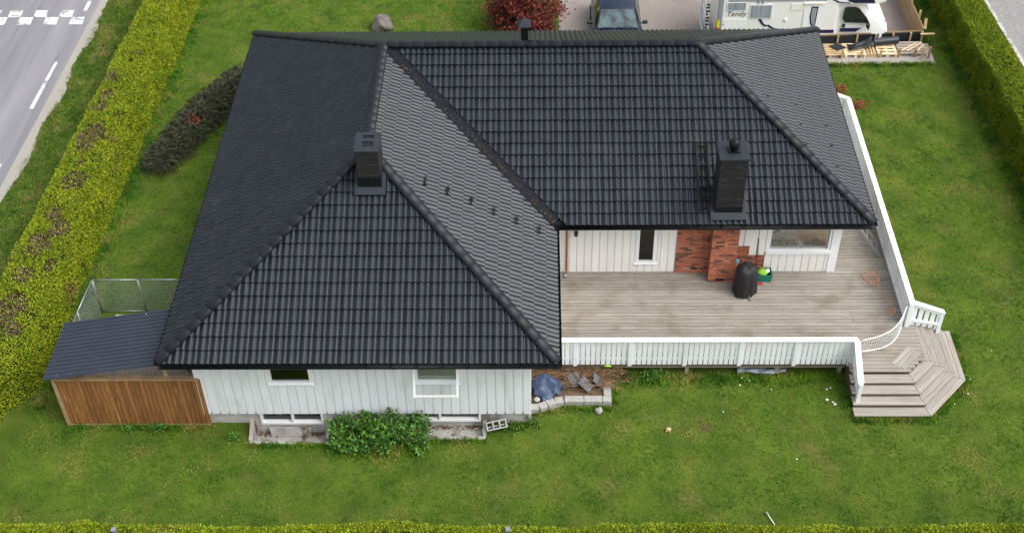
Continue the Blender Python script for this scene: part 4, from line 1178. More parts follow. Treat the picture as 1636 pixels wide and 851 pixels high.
# ------------------------------------------------------------------ hedges
def hedge(name, label, fx, y0, y1, h, m, dens=1500, front=None, size=(.03, .066), dead=False, along='y', lump=.13, thin=''):
    """clipped hedge: dark core plus thousands of scale-leaf sprays on top and sides"""
    t = thing(name, (0, 0, 0), label, 'hedge')
    def place(s, c, z):
        return np.stack([c, s, z], 1) if along == 'y' else np.stack([s, c, z], 1)
    Lh = y1 - y0
    ss = np.linspace(y0, y1, int(Lh / .5) + 1)
    a0, b0 = fx(ss)
    vs, fs = [], []
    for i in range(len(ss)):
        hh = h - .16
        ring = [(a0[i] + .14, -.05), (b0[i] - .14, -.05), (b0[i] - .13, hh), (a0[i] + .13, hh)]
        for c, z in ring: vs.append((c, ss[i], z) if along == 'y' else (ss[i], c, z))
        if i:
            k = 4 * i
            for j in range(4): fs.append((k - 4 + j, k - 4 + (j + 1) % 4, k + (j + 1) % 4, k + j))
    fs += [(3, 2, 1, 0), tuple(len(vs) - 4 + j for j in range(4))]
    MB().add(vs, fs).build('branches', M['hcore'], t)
    wid = float(np.mean(b0 - a0))
    P, N = [], []
    for face, area in (('top', Lh * wid), ('lo', Lh * h), ('hi', Lh * h), ('e0', wid * h), ('e1', wid * h)):
        n = int(area * dens * (1.2 if face == 'top' else .45 if face in (thin, 'e0', 'e1') else 1)); s = rng.uniform(y0, y1, n); a, b = fx(s)
        u = rng.uniform(0, 1, n); inn = np.abs(rng.normal(0, .05, n))
        if face == 'top':
            c = a + u * (b - a); rnd_ = .09 * (np.abs(2 * u - 1) ** 6)
            z = h - rnd_ - inn + lump * .55 * fbm(s, c, 1, 4, 3.1) + .02 * rng.normal(size=n)
            nn = np.stack([np.zeros(n), np.zeros(n), np.ones(n)], 1)
        elif face in ('lo', 'hi'):
            z = u * (h - .04); bul = lump * .8 * fbm(s, z * 1.7, 2, 4, 2.7)
            c = (a + inn - bul) if face == 'lo' else (b - inn + bul)
            sg = -1 if face == 'lo' else 1
            nn = place(np.zeros(n), np.full(n, sg * 1.0), np.full(n, .55))
        else:
            s = np.full(n, y0 if face == 'e0' else y1) + inn * (1 if face == 'e0' else -1); a, b = fx(s); c = a + u * (b - a); z = rng.uniform(0, h, n)
            nn = place(np.full(n, -1.0 if face == 'e0' else 1.0), np.zeros(n), np.full(n, .5))
        P.append(place(s, c, z)); N.append(nn)
    P = np.concatenate(P); N = np.concatenate(N) + rng.normal(0, .55, (len(P), 3))
    hole = fbm(P[:, 0] * 1.1 + P[:, 2] * .6, P[:, 1], 6, 3, 7.0) < -.36      # thin spots where the dark inside shows
    kp = ~hole | (rng.uniform(size=len(P)) < .35); P, N = P[kp], N[kp]
    sz = rng.uniform(*size, len(P))
    if dead:
        s, c = (P[:, 1], P[:, 0]); a, b = fx(s); u = (c - a) / (b - a)
        f = np.full(len(s), -9.0)
        for px, py, pr in DEAD: f = np.maximum(f, 1 - np.hypot((c - px) / .75, s - py) / pr)
        f = f + .45 * fbm(s, c, 4, 4, 6)
        k = (P[:, 2] > h - .3) & (f > .05) & (rng.uniform(size=len(P)) < .72)
    else: k = np.zeros(len(P), bool)
    V, F = cards(P[~k], N[~k], sz[~k], .62, bend=.3)
    o = link('foliage', np_mesh('foliage', V, F), M[m], t); o['kind'] = 'stuff'
    if dead:
        kk = k & (rng.uniform(size=len(P)) < .97)
        P2_ = P[kk].copy(); P2_[:, 2] -= .03
        V, F = cards(P2_, N[kk] + rng.normal(0, .5, (len(P2_), 3)), sz[kk] * 1.1, .42, bend=.1)
        o = link('dead_foliage', np_mesh('dead_foliage', V, F), M['dead'], t); o['kind'] = 'stuff'; o['label'] = 'brown dead patches along the hedge top'
    return t
DEAD = [(-4.85, -.35, .4), (-4.75, -1.3, .3), (-4.75, -1.95, .35), (-4.7, -3.3, .6), (-4.63, -3.95, .35), (-4.6, -5.6, .5), (-4.6, -4.8, .2), (-4.45, -7.8, .4), (-4.75, -7.1, .35), (-4.8, -8.3, .5), (-4.85, -9.6, .4), (-4.85, -10.9, .6), (-4.55, -11.6, .35), (-4.3, 1.1, .2), (-4.3, -9.2, .25)]
hedge('clipped_hedge', 'long yellow-green clipped hedge with brown dead patches beside the road', lambda s: hedge_left_x(np.asarray(s)), -19, 11, 1.55, 'hedge', dens=1900, dead=True, thin='lo')
hedge('clipped_hedge', 'clipped green hedge between lawn and the kerb of the side street', lambda s: hedge_right_x(np.asarray(s)), -9, 10.5, 1.5, 'hedger', dens=1900, thin='hi')
hedge('clipped_hedge', 'low yellow-green hedge running along the bottom edge of the lawn', lambda s: (np.full(len(s), -18.7), np.full(len(s), -17.30) - .05 * np.sin(np.asarray(s) * .9)), -5.5, 22, 1.12, 'hedge', dens=1900, thin='lo', along='x', lump=.16)
for (px, py, lb) in ((-.58, -17.52, 'leftmost of two blue-grey post tops poking from front hedge'), (8.11, -17.5, 'rightmost of two blue-grey post tops poking from front hedge')):
    t = thing('fence_post', (px, py, 0), lb, 'post', 'posts in the front hedge')
    MB().box(px - .045, px + .045, py - .045, py + .045, 0, 1.19).build('shaft', M['bluegrey'], t, bevel=.006)
    MB().box(px - .055, px + .055, py - .055, py + .055, 1.191, 1.22).build('cap', M['bluegrey'], t, bevel=.01)

# ------------------------------------------------------------------ shrubs and tree

def clump_bush(name, label, cat, c, clumps, m, size, aspect, spread, per, updir, extra=None, stems=14):
    """bush of many leaf clumps; clumps: rows (x, y, z, r)"""
    t = thing(name, (c[0], c[1], 0), label, cat)
    P, N = [], []
    for (x, y_, z, r) in clumps:
        n = int(per * (r / .2) ** 2); d = rng.normal(size=(n, 3)); d /= np.linalg.norm(d, axis=1, keepdims=True)
        P.append(np.array([x, y_, z]) + d * (r * rng.uniform(.55, 1.05, (n, 1))) * np.array([1, 1, .8])); N.append(d + np.array(updir) + rng.normal(0, spread, (n, 3)))
    P, N = np.concatenate(P), np.concatenate(N); k = P[:, 2] > .01; P, N = P[k], N[k]
    V, F = cards(P, N, rng.uniform(size[0], size[1], len(P)), aspect)
    o = link('foliage', np_mesh('foliage', V, F), M[m], t); o['kind'] = 'stuff'
    if extra:
        k = rng.uniform(size=len(P)) < extra[1]
        V, F = cards(P[k] + np.array([0, 0, .03]), N[k], rng.uniform(size[0], size[1], k.sum()), aspect)
        o = link('turning_leaves', np_mesh('leaves', V, F), M[extra[0]], t); o['kind'] = 'stuff'
    q = MB(); st = random.sample(list(range(len(clumps))), min(stems, len(clumps)))
    for i in st:
        x, y_, z, r = clumps[i]; q.tube([(c[0] + (x - c[0]) * .3, c[1] + (y_ - c[1]) * .3, -.02), ((c[0] + x) / 2, (c[1] + y_) / 2, z * .7), (x, y_, z)], [.014, .01, .004], 5)
    q.build('stems', M['bark'], t)
    return t
cl = []
for i in range(165):
    x = random.uniform(3.7, 6.05); f = 1 - ((x - 4.85) / 1.3) ** 2; y_ = random.uniform(-14.4, -13.6); g_ = max(.15, 1 - ((y_ + 13.85) / .62) ** 2)
    z = random.uniform(.05, .62) * (.45 + .6 * f) * (.5 + .5 * g_) + random.uniform(-.05, .08)
    cl.append((x, y_, max(.05, z), random.uniform(.07, .17)))
clump_bush('rose_shrub', 'leafy green shrub against the house between the light wells', 'shrub', (4.88, -13.95), cl, 'shrub', (.06, .12), .7, .6, 60, (0, 0, .5), ('redleaf', .006))
# arching needle sprays
t = thing('juniper_bush', (BUSH0.x, BUSH0.y, 0), 'low dark grey-green spreading bush on the side lawn', 'bush')
P, N, SZ = [], [], []
ax_ = (BUSH1 - BUSH0); bl = ax_.length; ax_.normalize(); bxv = Vector((-ax_.y, ax_.x))
qs = MB()
for i in range(800):
    s = random.uniform(-.02, 1.02); wd = .86 * max(.25, math.sin(math.pi * min(1, max(0, s * .9 + .08)))) ** .6; a = random.uniform(-1, 1)
    base = BUSH0 + ax_ * (bl * s) + bxv * (a * wd * .55); z0 = .34 * (1 - .75 * a * a) * (.6 + .5 * math.sin(math.pi * min(1, max(0, s)))) + random.uniform(-.06, .1)
    ang = random.uniform(0, 6.28) if abs(a) < .5 else math.atan2(bxv.y * a, bxv.x * a) + random.uniform(-1, 1); L = random.uniform(.25, .5)
    dx, dy = math.cos(ang), math.sin(ang)
    for k in range(34):
        u = k / 33; px, py = base.x + dx * L * u, base.y + dy * L * u; pz = z0 + .16 * math.sin(u * 2.4) - .1 * u * u
        if pz < .02: pz = .02
        P.append((px + random.uniform(-.02, .02), py + random.uniform(-.02, .02), pz)); sd_ = 1 if k % 2 else -1
        N.append((dx * .9 - dy * .7 * sd_ + random.uniform(-.2, .2), dy * .9 + dx * .7 * sd_ + random.uniform(-.2, .2), .45 + random.uniform(-.2, .2))); SZ.append(random.uniform(.05, .1))
V, F = cards(np.array(P), np.array(N), np.array(SZ), .3)
o = link('foliage', np_mesh('foliage', V, F), M['juniper'], t); o['kind'] = 'stuff'
k = 60; Pr = np.stack([rng.normal(-2.15, .16, k), rng.normal(-1.2, .16, k), rng.uniform(.45, .58, k)], 1)
V, F = cards(Pr, rng.normal(0, 1, (k, 3)) + np.array([0, 0, .6]), rng.uniform(.04, .08, k), .6); o = link('red_leaves', np_mesh('red_leaves', V, F), M['redleaf'], t); o['kind'] = 'stuff'
for i in range(16):
    s = i / 15; p = BUSH0 + ax_ * (bl * s); qs.tube([(p.x, p.y, -.02), (p.x + random.uniform(-.2, .2), p.y + random.uniform(-.2, .2), .15), (p.x + random.uniform(-.4, .4), p.y + random.uniform(-.4, .4), .3)], [.02, .014, .006], 5)
qs.build('stems', M['bark'], t)
def weed(x, y, r, h, n, label, m='weed', group='weeds along the house wall'):
    t = thing('weed', (x, y, 0), label, 'plant', group)
    a = rng.uniform(0, 6.28, n); d = np.stack([np.cos(a), np.sin(a), rng.uniform(.3, 1.2, n)], 1)
    P = np.stack([x + rng.normal(0, r * .4, n), y + rng.normal(0, r * .3, n), rng.uniform(0, h, n)], 1)
    V, F = cards(P, d, rng.uniform(.06, .11, n), .5)
    link('leaves', np_mesh('leaves', V, F), M[m], t)
    q = MB()
    for i in range(4): q.tube([(x, y, -.02), (x + r * .4 * math.cos(i * 1.6), y + r * .4 * math.sin(i * 1.6), h)], .004, 5)
    q.build('stems', M['weed'], t)
weed(8.2, -13.66, .28, .22, 70, 'green weed growing beside the leaning concrete block')
weed(8.68, -13.5, .2, .22, 60, 'green weed at the foundation corner by the planter')
weed(1.35, -13.95, .25, .2, 60, 'green weed left of the light well with the timber prop')
weed(-1.4, -13.68, .25, .12, 50, 'green weed at the foot of the brown plank wall', 'weed')
weed(-.7, -13.66, .3, .14, 70, 'broad leaved weed at the foot of brown plank wall by the right half', 'weed')
weed(11.7, -11.95, .4, .3, 120, 'tall green weed under the terrace railing beside planter', 'weed')
weed(10.9, -12.0, .35, .35, 90, 'dry yellow weed beside the planter end', 'twig')
weed(18.72, .75, .3, .25, 70, 'small red leaved plant at the corner of roof and railing', 'redleaf', 'red plants on the side lawn')
weed(19.2, -.1, .3, .25, 80, 'small red leaved plant on lawn right of the railing end', 'redleaf', 'red plants on the side lawn')
# red maple
mt = thing('maple_tree', (8.2, 4.9, -.3), 'dark red leaved maple tree at the edge of the gravel yard', 'tree')
q = MB().tube([(8.2, 4.9, -.5), (8.22, 4.88, .2), (8.18, 4.92, .9), (8.2, 4.9, 1.8)], [.09, .075, .05, .02], 8)
for i in range(22):
    a = i * 2.4; z0 = .1 + i * .055; l = 1.25 - .02 * i
    q.tube([(8.2, 4.9, z0), (8.2 + l * .5 * math.cos(a), 4.9 + l * .5 * math.sin(a), z0 + .3), (8.2 + l * math.cos(a), 4.9 + l * math.sin(a), z0 + .42)], [.03, .02, .006], 6)
q.build('trunk', M['bark'], mt, smooth=True)
P, N = [], []
for i in range(120):
    d = rng.normal(size=3); d /= np.linalg.norm(d); c = np.array([8.2, 4.9, .85]) + d * np.array([1.35, 1.3, 1.2]) * rng.uniform(.45, 1.02)
    n_ = 90; P.append(c + rng.normal(0, 1, (n_, 3)) * np.array([.17, .17, .08])); N.append(np.tile(d * .6 + np.array([0, 0, .1]), (n_, 1)) + rng.normal(0, .7, (n_, 3)))
P, N = np.concatenate(P), np.concatenate(N)
V, F = cards(P, N, rng.uniform(.06, .12, len(P)), .7)
o = link('crown', np_mesh('crown', V, F), M['maple'], mt); o['kind'] = 'stuff'
# boulder
bm = bmesh.new(); bmesh.ops.create_icosphere(bm, subdivisions=4, radius=1)
for v in bm.verts:
    p = v.co; f = 1 + .16 * math.sin(p.x * 2.3 + 1) * math.sin(p.y * 2.1 + .4) + .1 * math.sin(p.z * 4 + p.x * 3) + .05 * math.sin(p.x * 9 + p.y * 7) + .025 * math.sin(p.z * 17 + p.y * 13)
    for nn, l in (((.5, -.6, .62), .82), ((-.7, -.5, .5), .85), ((.1, .2, .97), .85), ((.9, .1, .3), .86)):
        nv_ = Vector(nn).normalized(); dd = p.dot(nv_)
        if dd * f > l: f = l / dd
    v.co = p * f
me = bpy.data.meshes.new('boulder'); bm.to_mesh(me); bm.free(); me.transform(Matrix.Diagonal((.37, .32, .36, 1)))
me.polygons.foreach_set('use_smooth', [True] * len(me.polygons))
o = link('boulder', me, M['rock'], None, loc=(3.28, 4.85, .2)); tag(o, 'grey granite boulder on the back lawn behind the roof', 'boulder')

# ------------------------------------------------------------------ the yard behind the house: edging, pallets, membrane
ef = thing('edging_fence', (20.2, 3.75, 0), 'low timber edging faced with black membrane round the gravel yard', 'fence')
fa, fb, fc_ = Vector((18.1, 3.62, 0)), Vector((22.08, 3.9, 0)), Vector((22.0, 12, 0))
MB().bar(fa + Vector((0, 0, .04)), fb + Vector((0, 0, .04)), .02, .62).build('membrane', M['membrane'], ef)
for k in range(3): plank('board', fa + Vector((0, .035, -.13 + k * .21)), fb + Vector((0, .035, -.13 + k * .21)), .2, .022, M['edgewood'], ef, (0, -1, 0))
for k in range(5): plank('board', fb + Vector((0, .03, -.32 + k * .18)), fc_ + Vector((0, 0, -.32 + k * .18)), .172, .03, M['edgewood'], ef, (1, 0, 0))
for i, x in enumerate((18.45, 19.13, 19.8, 20.45, 21.05, 21.66, 22.06)):
    t = (x - fa.x) / (fb.x - fa.x); p = fa.lerp(fb, t)
    MB().box(x - .03, x + .03, p.y - .075, p.y - .012, -.05, .37).build('stake', M['lumber'], ef)
for k in range(6):
    MB().box(22.06, 22.12, 4.6 + k * 1.1, 4.66 + k * 1.1, -.3, .75).build('stake', M['lumber'], ef)
plank('loose_board', (22.14, 3.95, .42), (22.3, 4.5, .5), .1, .03, M['edgewood'], ef)
o = plank('plank', (21.95, 3.7, .38), (22.45, 3.76, .36), .09, .03, M['lumber'], None); tag(o, 'short plank lying across the outer corner of the yard edging', 'plank')
def pallet(x0, x1, y0, y1, m, label, n=6, z=.03, along='x'):
    t = thing('pallet', ((x0 + x1) / 2, (y0 + y1) / 2, z), label, 'pallet', 'pallets laid along the yard edging')
    for k in range(3):
        if along == 'x':
            xx = x0 + .05 + (x1 - x0 - .1) * k / 2; MB().box(xx - .045, xx + .045, y0, y1, z, z + .1).build('stringer', M[m], t)
        else:
            yy_ = y0 + .05 + (y1 - y0 - .1) * k / 2; MB().box(x0, x1, yy_ - .045, yy_ + .045, z, z + .1).build('stringer', M[m], t)
    for k in range(n):
        if along == 'x':
            yy_ = y0 + .05 + (y1 - y0 - .1) * k / (n - 1); plank('slat', (x0, yy_, z + .112), (x1, yy_, z + .112), (y1 - y0) / n * .72, .022, M[m], t)
        else:
            xx = x0 + .05 + (x1 - x0 - .1) * k / (n - 1); plank('slat', (xx, y0, z + .112), (xx, y1, z + .112), (x1 - x0) / n * .72, .022, M[m], t)
pallet(18.3, 19.2, 2.78, 3.5, 'lumber', 'yellowish wooden pallet nearest the roof corner', 6)
pallet(19.24, 19.98, 2.8, 3.52, 'pale', 'pale new pallet under the loose membrane sheet', 6)
pallet(20.0, 20.32, 2.82, 3.5, 'lumber', 'narrow pallet with slats pointing at the house between two pale pallets', 3, along='y')
pallet(20.36, 21.04, 2.82, 3.52, 'pale', 'pale pallet with wide gaps below the black membrane roll', 4)
pallet(21.08, 22.02, 2.86, 3.6, 'greywood', 'grey weathered pallet at the outer end of the pallet row', 5)
names = ['first', 'second', 'third', 'fourth', 'fifth', 'sixth', 'seventh']
for i, (x, y_, h, m) in enumerate(((19.13, 2.75, .38, 'lumber'), (19.8, 2.8, .34, 'lumber'), (20.44, 2.8, .34, 'lumber'), (21.06, 2.82, .34, 'edgewood'), (21.62, 2.84, .33, 'edgewood'), (21.8, 2.64, .52, 'lumber'), (22.04, 2.7, .5, 'edgewood'))):
    o = MB().add([(x - .032, y_ - .025, -.05), (x + .032, y_ - .025, -.05), (x + .032, y_ + .025, -.05), (x - .032, y_ + .025, -.05), (x - .022, y_ - .025, h), (x + .042, y_ - .025, h), (x + .042, y_ + .025, h), (x - .022, y_ + .025, h)],
              [(0, 3, 2, 1), (4, 5, 6, 7), (0, 1, 5, 4), (1, 2, 6, 5), (2, 3, 7, 6), (3, 0, 4, 7)]).build('timber_stake', M[m], None)
    tag(o, f'{names[i]} timber stake from the roof along the pallet row', 'stake', 'stakes along the pallet row')
vs = []
rl = thing('membrane_roll', (20.7, 3.5, .15), 'thick roll of black membrane lying on the pallets', 'roll')
ra, rb_ = Vector((20.28, 3.36, .29)), Vector((21.14, 3.5, .29))
sharp(MB().tube([ra, rb_], .13, 22).build('rolled_sheet', M['membrane'], rl), 40)
q = MB()
for p, s in ((ra, -1), (rb_, 1)):
    for r in (.035, .065, .095): q.tube([p + Vector((s * .004, r * math.cos(k * .35), r * math.sin(k * .35))) for k in range(18)], .004, 4, closed=True)
q.build('roll_layers', M['sheet'], rl)
vs, fs = [], []
for i in range(13):
    for j in range(7):
        s, t = i / 12, j / 6
        x = 20.26 - s * .85; wd = .52 - .25 * math.sin(math.pi * s) * .6
        y_ = 3.36 - .22 * s + (t - .5) * wd
        vs.append((x, y_, .19 + .05 * math.sin(9 * s + 3 * t) * s + .07 * abs(math.sin(5 * t + s * 2)) + .12 * (1 - s) ** 2))
for i in range(12):
    for j in range(6): fs.append((i * 7 + j, i * 7 + j + 1, i * 7 + j + 8, i * 7 + j + 7))
solid(MB().add(vs, fs).build('loose_end', M['membrane'], rl, smooth=True), .008)
o = MB().add([(18.78, 3.3, .19), (19.02, 3.03, .19), (19.36, 3.2, .2), (19.06, 3.42, .22), (18.78, 3.3, .17), (19.02, 3.03, .17), (19.36, 3.2, .18), (19.06, 3.42, .2)], [(0, 1, 2, 3), (4, 7, 6, 5), (0, 4, 5, 1), (1, 5, 6, 2), (2, 6, 7, 3), (3, 7, 4, 0)]).build('membrane_offcut', M['membrane'], None); tag(o, 'square black membrane offcut on the yellowish pallet', 'sheet')
for a, b, lb in (((21.18, 2.98, .19), (21.82, 3.46, .2), 'leftmost of three loose battens on the grey pallet'), ((21.36, 2.96, .19), (21.94, 3.42, .2), 'middle one of three loose battens on the grey pallet'), ((21.7, 2.94, .19), (22.02, 3.34, .2), 'rightmost of three loose battens on the grey pallet')):
    o = plank('batten', a, b, .06, .03, M['pale'], None); tag(o, lb, 'batten', 'loose battens on the pallets')

# ------------------------------------------------------------------ blue car
car = thing('car', (11.55, 5.0, YARD), 'dark blue parked car facing the house on the gravel', 'car')
CX, G0 = 11.56, YARD
def loft(stations, name, m, parent, closed=True):
    """stations: list of (y, [(x,z)...]) rings with equal counts"""
    vs, fs = [], []; n = len(stations[0][1])
    for y_, ring in stations: vs += [(CX + a, y_, G0 + b) for a, b in ring]
    for i in range(len(stations) - 1):
        for k in range(n): fs.append((i * n + k, i * n + (k + 1) % n, (i + 1) * n + (k + 1) % n, (i + 1) * n + k))
    fs += [tuple(range(n - 1, -1, -1)), tuple((len(stations) - 1) * n + k for k in range(n))]
    return sharp(MB().add(vs, fs).build(name, m, parent), 40)
def ring(hw, zb, zt, sh=.06):
    return [(-hw * .92, zb), (hw * .92, zb), (hw, zb + .2), (hw * 1.0, (zb + zt) * .55), (hw * .97, zt - sh), (hw * .82, zt), (0, zt + .025), (-hw * .82, zt), (-hw * .97, zt - sh), (-hw, (zb + zt) * .55), (-hw, zb + .2)]
body = loft([(2.78, ring(.6, .3, .6)), (2.86, ring(.76, .22, .7)), (3.1, ring(.84, .2, .80)), (3.5, ring(.86, .2, .88)), (3.98, ring(.865, .2, .94)), (4.6, ring(.865, .2, .95)), (5.6, ring(.865, .2, .97)), (6.5, ring(.85, .2, .98)), (6.8, ring(.82, .25, .93)), (6.9, ring(.7, .35, .8))], 'body', M['carblue'], car)
def cab_ring(hw0, z0, hw1, z1): return [(-hw0, z0), (hw0, z0), (hw1, z1 - .04), (hw1 * .9, z1), (0, z1 + .02), (-hw1 * .9, z1), (-hw1, z1 - .04)]
loft([(3.98, cab_ring(.74, .9, .74, .96)), (4.62, cab_ring(.80, .9, .6, 1.40)), (5.1, cab_ring(.8, .9, .60, 1.46)), (6.0, cab_ring(.8, .9, .585, 1.44)), (6.55, cab_ring(.77, .9, .68, 1.1)), (6.75, cab_ring(.74, .9, .72, .99))], 'cabin', M['carblue'], car)
def cp(x, y_, z): return (CX + x, y_, G0 + z)
gl_ = MB().add([cp(-.69, 3.985, .985), cp(.69, 3.985, .985), cp(.555, 4.555, 1.375), cp(-.555, 4.555, 1.375)], [(0, 1, 2, 3)])
M['wind'] = mat('windscreen_glass', lin(70, 96, 100), lin(26, 38, 44), scale=2.6, rough=.06, spec=.9, contrast=(.4, .6))
solid(gl_.build('windscreen', M['wind'], car), .012, 1)
for s in (-1, 1):
    solid(MB().add([cp(s * .797, 4.25, .955), cp(s * .812, 5.25, .955), cp(s * .632, 5.15, 1.40), cp(s * .622, 4.72, 1.375)], [(0, 1, 2, 3)]).build('side_window', M['carglass'], car), .01, 0)
    solid(MB().add([cp(s * .812, 5.3, .955), cp(s * .80, 6.2, .955), cp(s * .628, 5.95, 1.39), cp(s * .632, 5.2, 1.40)], [(0, 1, 2, 3)]).build('side_window', M['carglass'], car), .01, 0)
    mr = MB().tube([cp(s * .8, 4.3, .97), cp(s * .9, 4.28, 1.0)], .018, 6).build('mirror', M['cardark'], car)
    q = MB().box(-.09, .09, -.05, .05, -.06, .06).mesh('mirror_shell', bevel=.025); link('mirror_shell', q, M['cardark'], mr, loc=cp(s * .96, 4.28, 1.03))
    for wy in (3.42, 6.0):
        wq = MB(); n = 20; vs = []
        prof = [(.0, .20), (.0, .30), (.03, .315), (.16, .315), (.19, .30), (.19, .2)]
        for (ox, r) in prof:
            for k in range(n): vs.append(cp(s * (.70 + ox), wy + r * math.cos(2 * math.pi * k / n), .315 + r * math.sin(2 * math.pi * k / n)))
        fs = [(i * n + k, i * n + (k + 1) % n, (i + 1) * n + (k + 1) % n, (i + 1) * n + k) for i in range(5) for k in range(n)] + [tuple(range(n)), tuple(5 * n + k for k in range(n))]
        wo = MB().add(vs, fs).build('wheel', M['tyre'], car)
        MB().tube([cp(s * .87, wy, .315), cp(s * .895, wy, .315)], .19, 16).build('rim', M['alu'], wo)
    MB().lathe(cp(s * .58, 2.86, .56), [(.1, 0), (.11, .03), (.1, .1), (.04, .12)], 12).build('headlight', M['alu'], car, smooth=True)
for s in (-1, 1): MB().tube([cp(s * .70, 3.99, .985), cp(s * .57, 4.56, 1.39)], .02, 6).build('windscreen_pillar', M['cardark'], car)
MB().tube([cp(-.5, 3.97, 1.0), cp(.1, 4.02, 1.015)], .008, 5).tube([cp(0.0, 3.97, 1.0), cp(.55, 4.02, 1.015)], .008, 5).build('wiper', M['cardark'], car)

# ------------------------------------------------------------------ motorhome
mh = thing('motorhome', (18, 4.8, YARD), 'white motorhome with navy stripes parked side-on behind the house', 'motorhome')
S0, S1 = 3.72, 5.92      # near and far side
q = MB().prism_y([(14.98, .0), (18.98, .0), (18.98, 1.56), (18.98, 2.42), (18.7, 2.5), (15.1, 2.5), (14.98, 2.4)], S0, S1)
hb = q.build('coach_body', M['mhwhite'], mh, bevel=.03)
MB().prism_y([(18.6, 1.53), (20.3, 1.53), (20.56, 1.62), (20.6, 1.85), (20.42, 2.2), (19.9, 2.44), (18.6, 2.5)], S0 - .005, S1 + .005).build('alcove', M['mhwhite'], mh, bevel=.05)
cabp = [(18.99, .02), (20.72, -.02), (20.83, .1), (20.84, .42), (20.76, .70), (20.5, .86), (20.15, 1.05), (19.86, 1.53), (18.99, 1.53)]
q = MB(); n = len(cabp); vs = []
for y_, tuck in ((S0 + .0, 1), (S0 + .16, 0), (S1 - .16, 0), (S1, 1)):
    for x, z in cabp:
        k = tuck * (.1 if x > 19.3 else 0) + tuck * (.1 if x > 20.4 else 0)
        vs.append((x - k, y_ + (.06 + .12 * max(0, z - .7) if y_ < 5 else -.06 - .12 * max(0, z - .7)) * tuck, z))
fs = [tuple(range(n)), tuple(range(4 * n - 1, 3 * n - 1, -1))] + [((k + 1) % n + i * n, k + i * n, k + (i + 1) * n, (k + 1) % n + (i + 1) * n) for i in range(3) for k in range(n)]
cabo = sharp(q.add(vs, fs).build('cab', M['mhwhite'], mh), 30)
def side(name, pts, m, parent=mh, out=.012, y_=S0, th=.01):
    """thin panel on the near side, polygon in x,z"""
    return MB().prism_y(pts, y_ - out, y_ - out + th).build(name, M[m], parent)
def rect(x0, x1, z0, z1): return [(x0, z0), (x1, z0), (x1, z1), (x0, z1)]
for (a, b, c, d) in ((15.2, 15.88, 1.34, 1.68), (16.0, 16.76, 1.03, 1.58)):
    wo = side('window', rect(a, b, c, d), 'frame', out=.02)
    side('pane', rect(a + .035, b - .035, c + .035, d - .03), 'curtain_and_reflection', wo, .028)
side('hatch', rect(15.06, 15.93, .2, 1.02), 'frame', out=.012); side('hatch_handle', rect(15.12, 15.17, .8, .85), 'mhgrey', out=.03)
side('vent_grille', rect(17.38, 17.84, 1.35, 1.6), 'room', out=.016)
MB().box(17.21, 17.3, S0 - .05, S0, .93, 1.02).build('socket_cover', M['frame'], mh, bevel=.015)
dr_ = side('door', rect(17.84, 18.4, .1, 1.6), 'frame', out=.02)
side('door_window', [(18.07, 1.49), (18.05, 1.1), (18.1, .82), (18.2, .68), (18.28, .68), (18.3, 1.49)], 'carglass', dr_, .03)
side('door_pane', [(18.1, 1.44), (18.09, 1.1), (18.14, .85), (18.2, .75), (18.25, .75), (18.26, 1.44)], 'curtain_and_reflection', dr_, .036)
MB().box(17.8, 18.5, S0 - .07, S0, 1.61, 1.65).build('rain_rail', M['room'], mh)
side('grey_band', rect(15.25, 18.55, 1.69, 1.76), 'mhgrey'); side('grey_band', rect(15.25, 18.5, 1.80, 1.96), 'mhgrey')
MB().box(14.93, 15.1, S0 - .03, S0 + .06, .02, 2.42).build('rear_corner_trim', M['mhgrey'], mh, bevel=.02)
side('tail_light', rect(14.935, 15.0, .7, .98), 'amber', out=.045); side('tail_light', rect(14.935, 15.0, .45, .7), 'redlens', out=.045)
side('tail_light', rect(14.935, 15.0, .3, .45), 'navy', out=.045)
MB().box(14.9, 14.932, S0 + .02, S0 + .08, .7, .98).build('tail_light', M['amber'], mh); MB().box(14.9, 14.932, S0 + .02, S0 + .08, .4, .699).build('tail_light', M['redlens'], mh)
def arc(x0, z0, x1, z1, w0, w1, n=9, bow=.3):
    up, lo = [], []
    for i in range(n + 1):
        t = i / n; x = x0 + (x1 - x0) * t; z = z0 + (z1 - z0) * (1 - (1 - t) ** 2.2); w_ = (w0 + (w1 - w0) * t) * (1 - .0 * t) / 2
        up.append((x + w_ * (1 - t) * .9, z + w_ * t)); lo.append((x - w_ * (1 - t) * .9, z - w_ * t))
    return lo + up[::-1]
side('stripe', arc(16.36, 1.03, 16.62, .74, .1, .06), 'navy'); side('stripe', arc(16.66, .78, 17.2, .56, .12, .1), 'navy')
side('stripe', arc(16.42, 1.03, 16.66, .76, .05, .05), 'mhgrey', out=.009)
side('stripe', rect(17.2, 17.82, .5, .6), 'navy'); side('stripe', rect(18.42, 18.96, .44, .57), 'navy')
side('stripe', [(19.18, .46), (19.72, .46), (19.9, .6), (19.18, .6)], 'navy', cabo, out=-.035)
side('stripe', [(18.62, 1.98), (18.75, 1.74), (18.95, 1.62), (19.35, 1.6), (19.35, 1.63), (18.98, 1.66), (18.8, 1.77), (18.68, 1.98)], 'navy', out=.018)
side('alcove_window', [(19.15, 1.9), (19.3, 1.68), (19.5, 1.61), (20.2, 1.61), (20.1, 1.8), (19.95, 2.05), (19.25, 2.1)], 'navy', out=.02)
side('alcove_pane', [(19.4, 1.82), (19.55, 1.7), (20.02, 1.7), (19.95, 1.9), (19.85, 2.0), (19.4, 2.0)], 'carglass', out=.027)
dw = side('cab_window', [(19.22, 1.36), (19.2, .98), (19.3, .84), (20.14, .8), (20.02, 1.0), (19.72, 1.36), (19.6, 1.42), (19.28, 1.42)], 'carglass', cabo, out=-.02, th=.05)
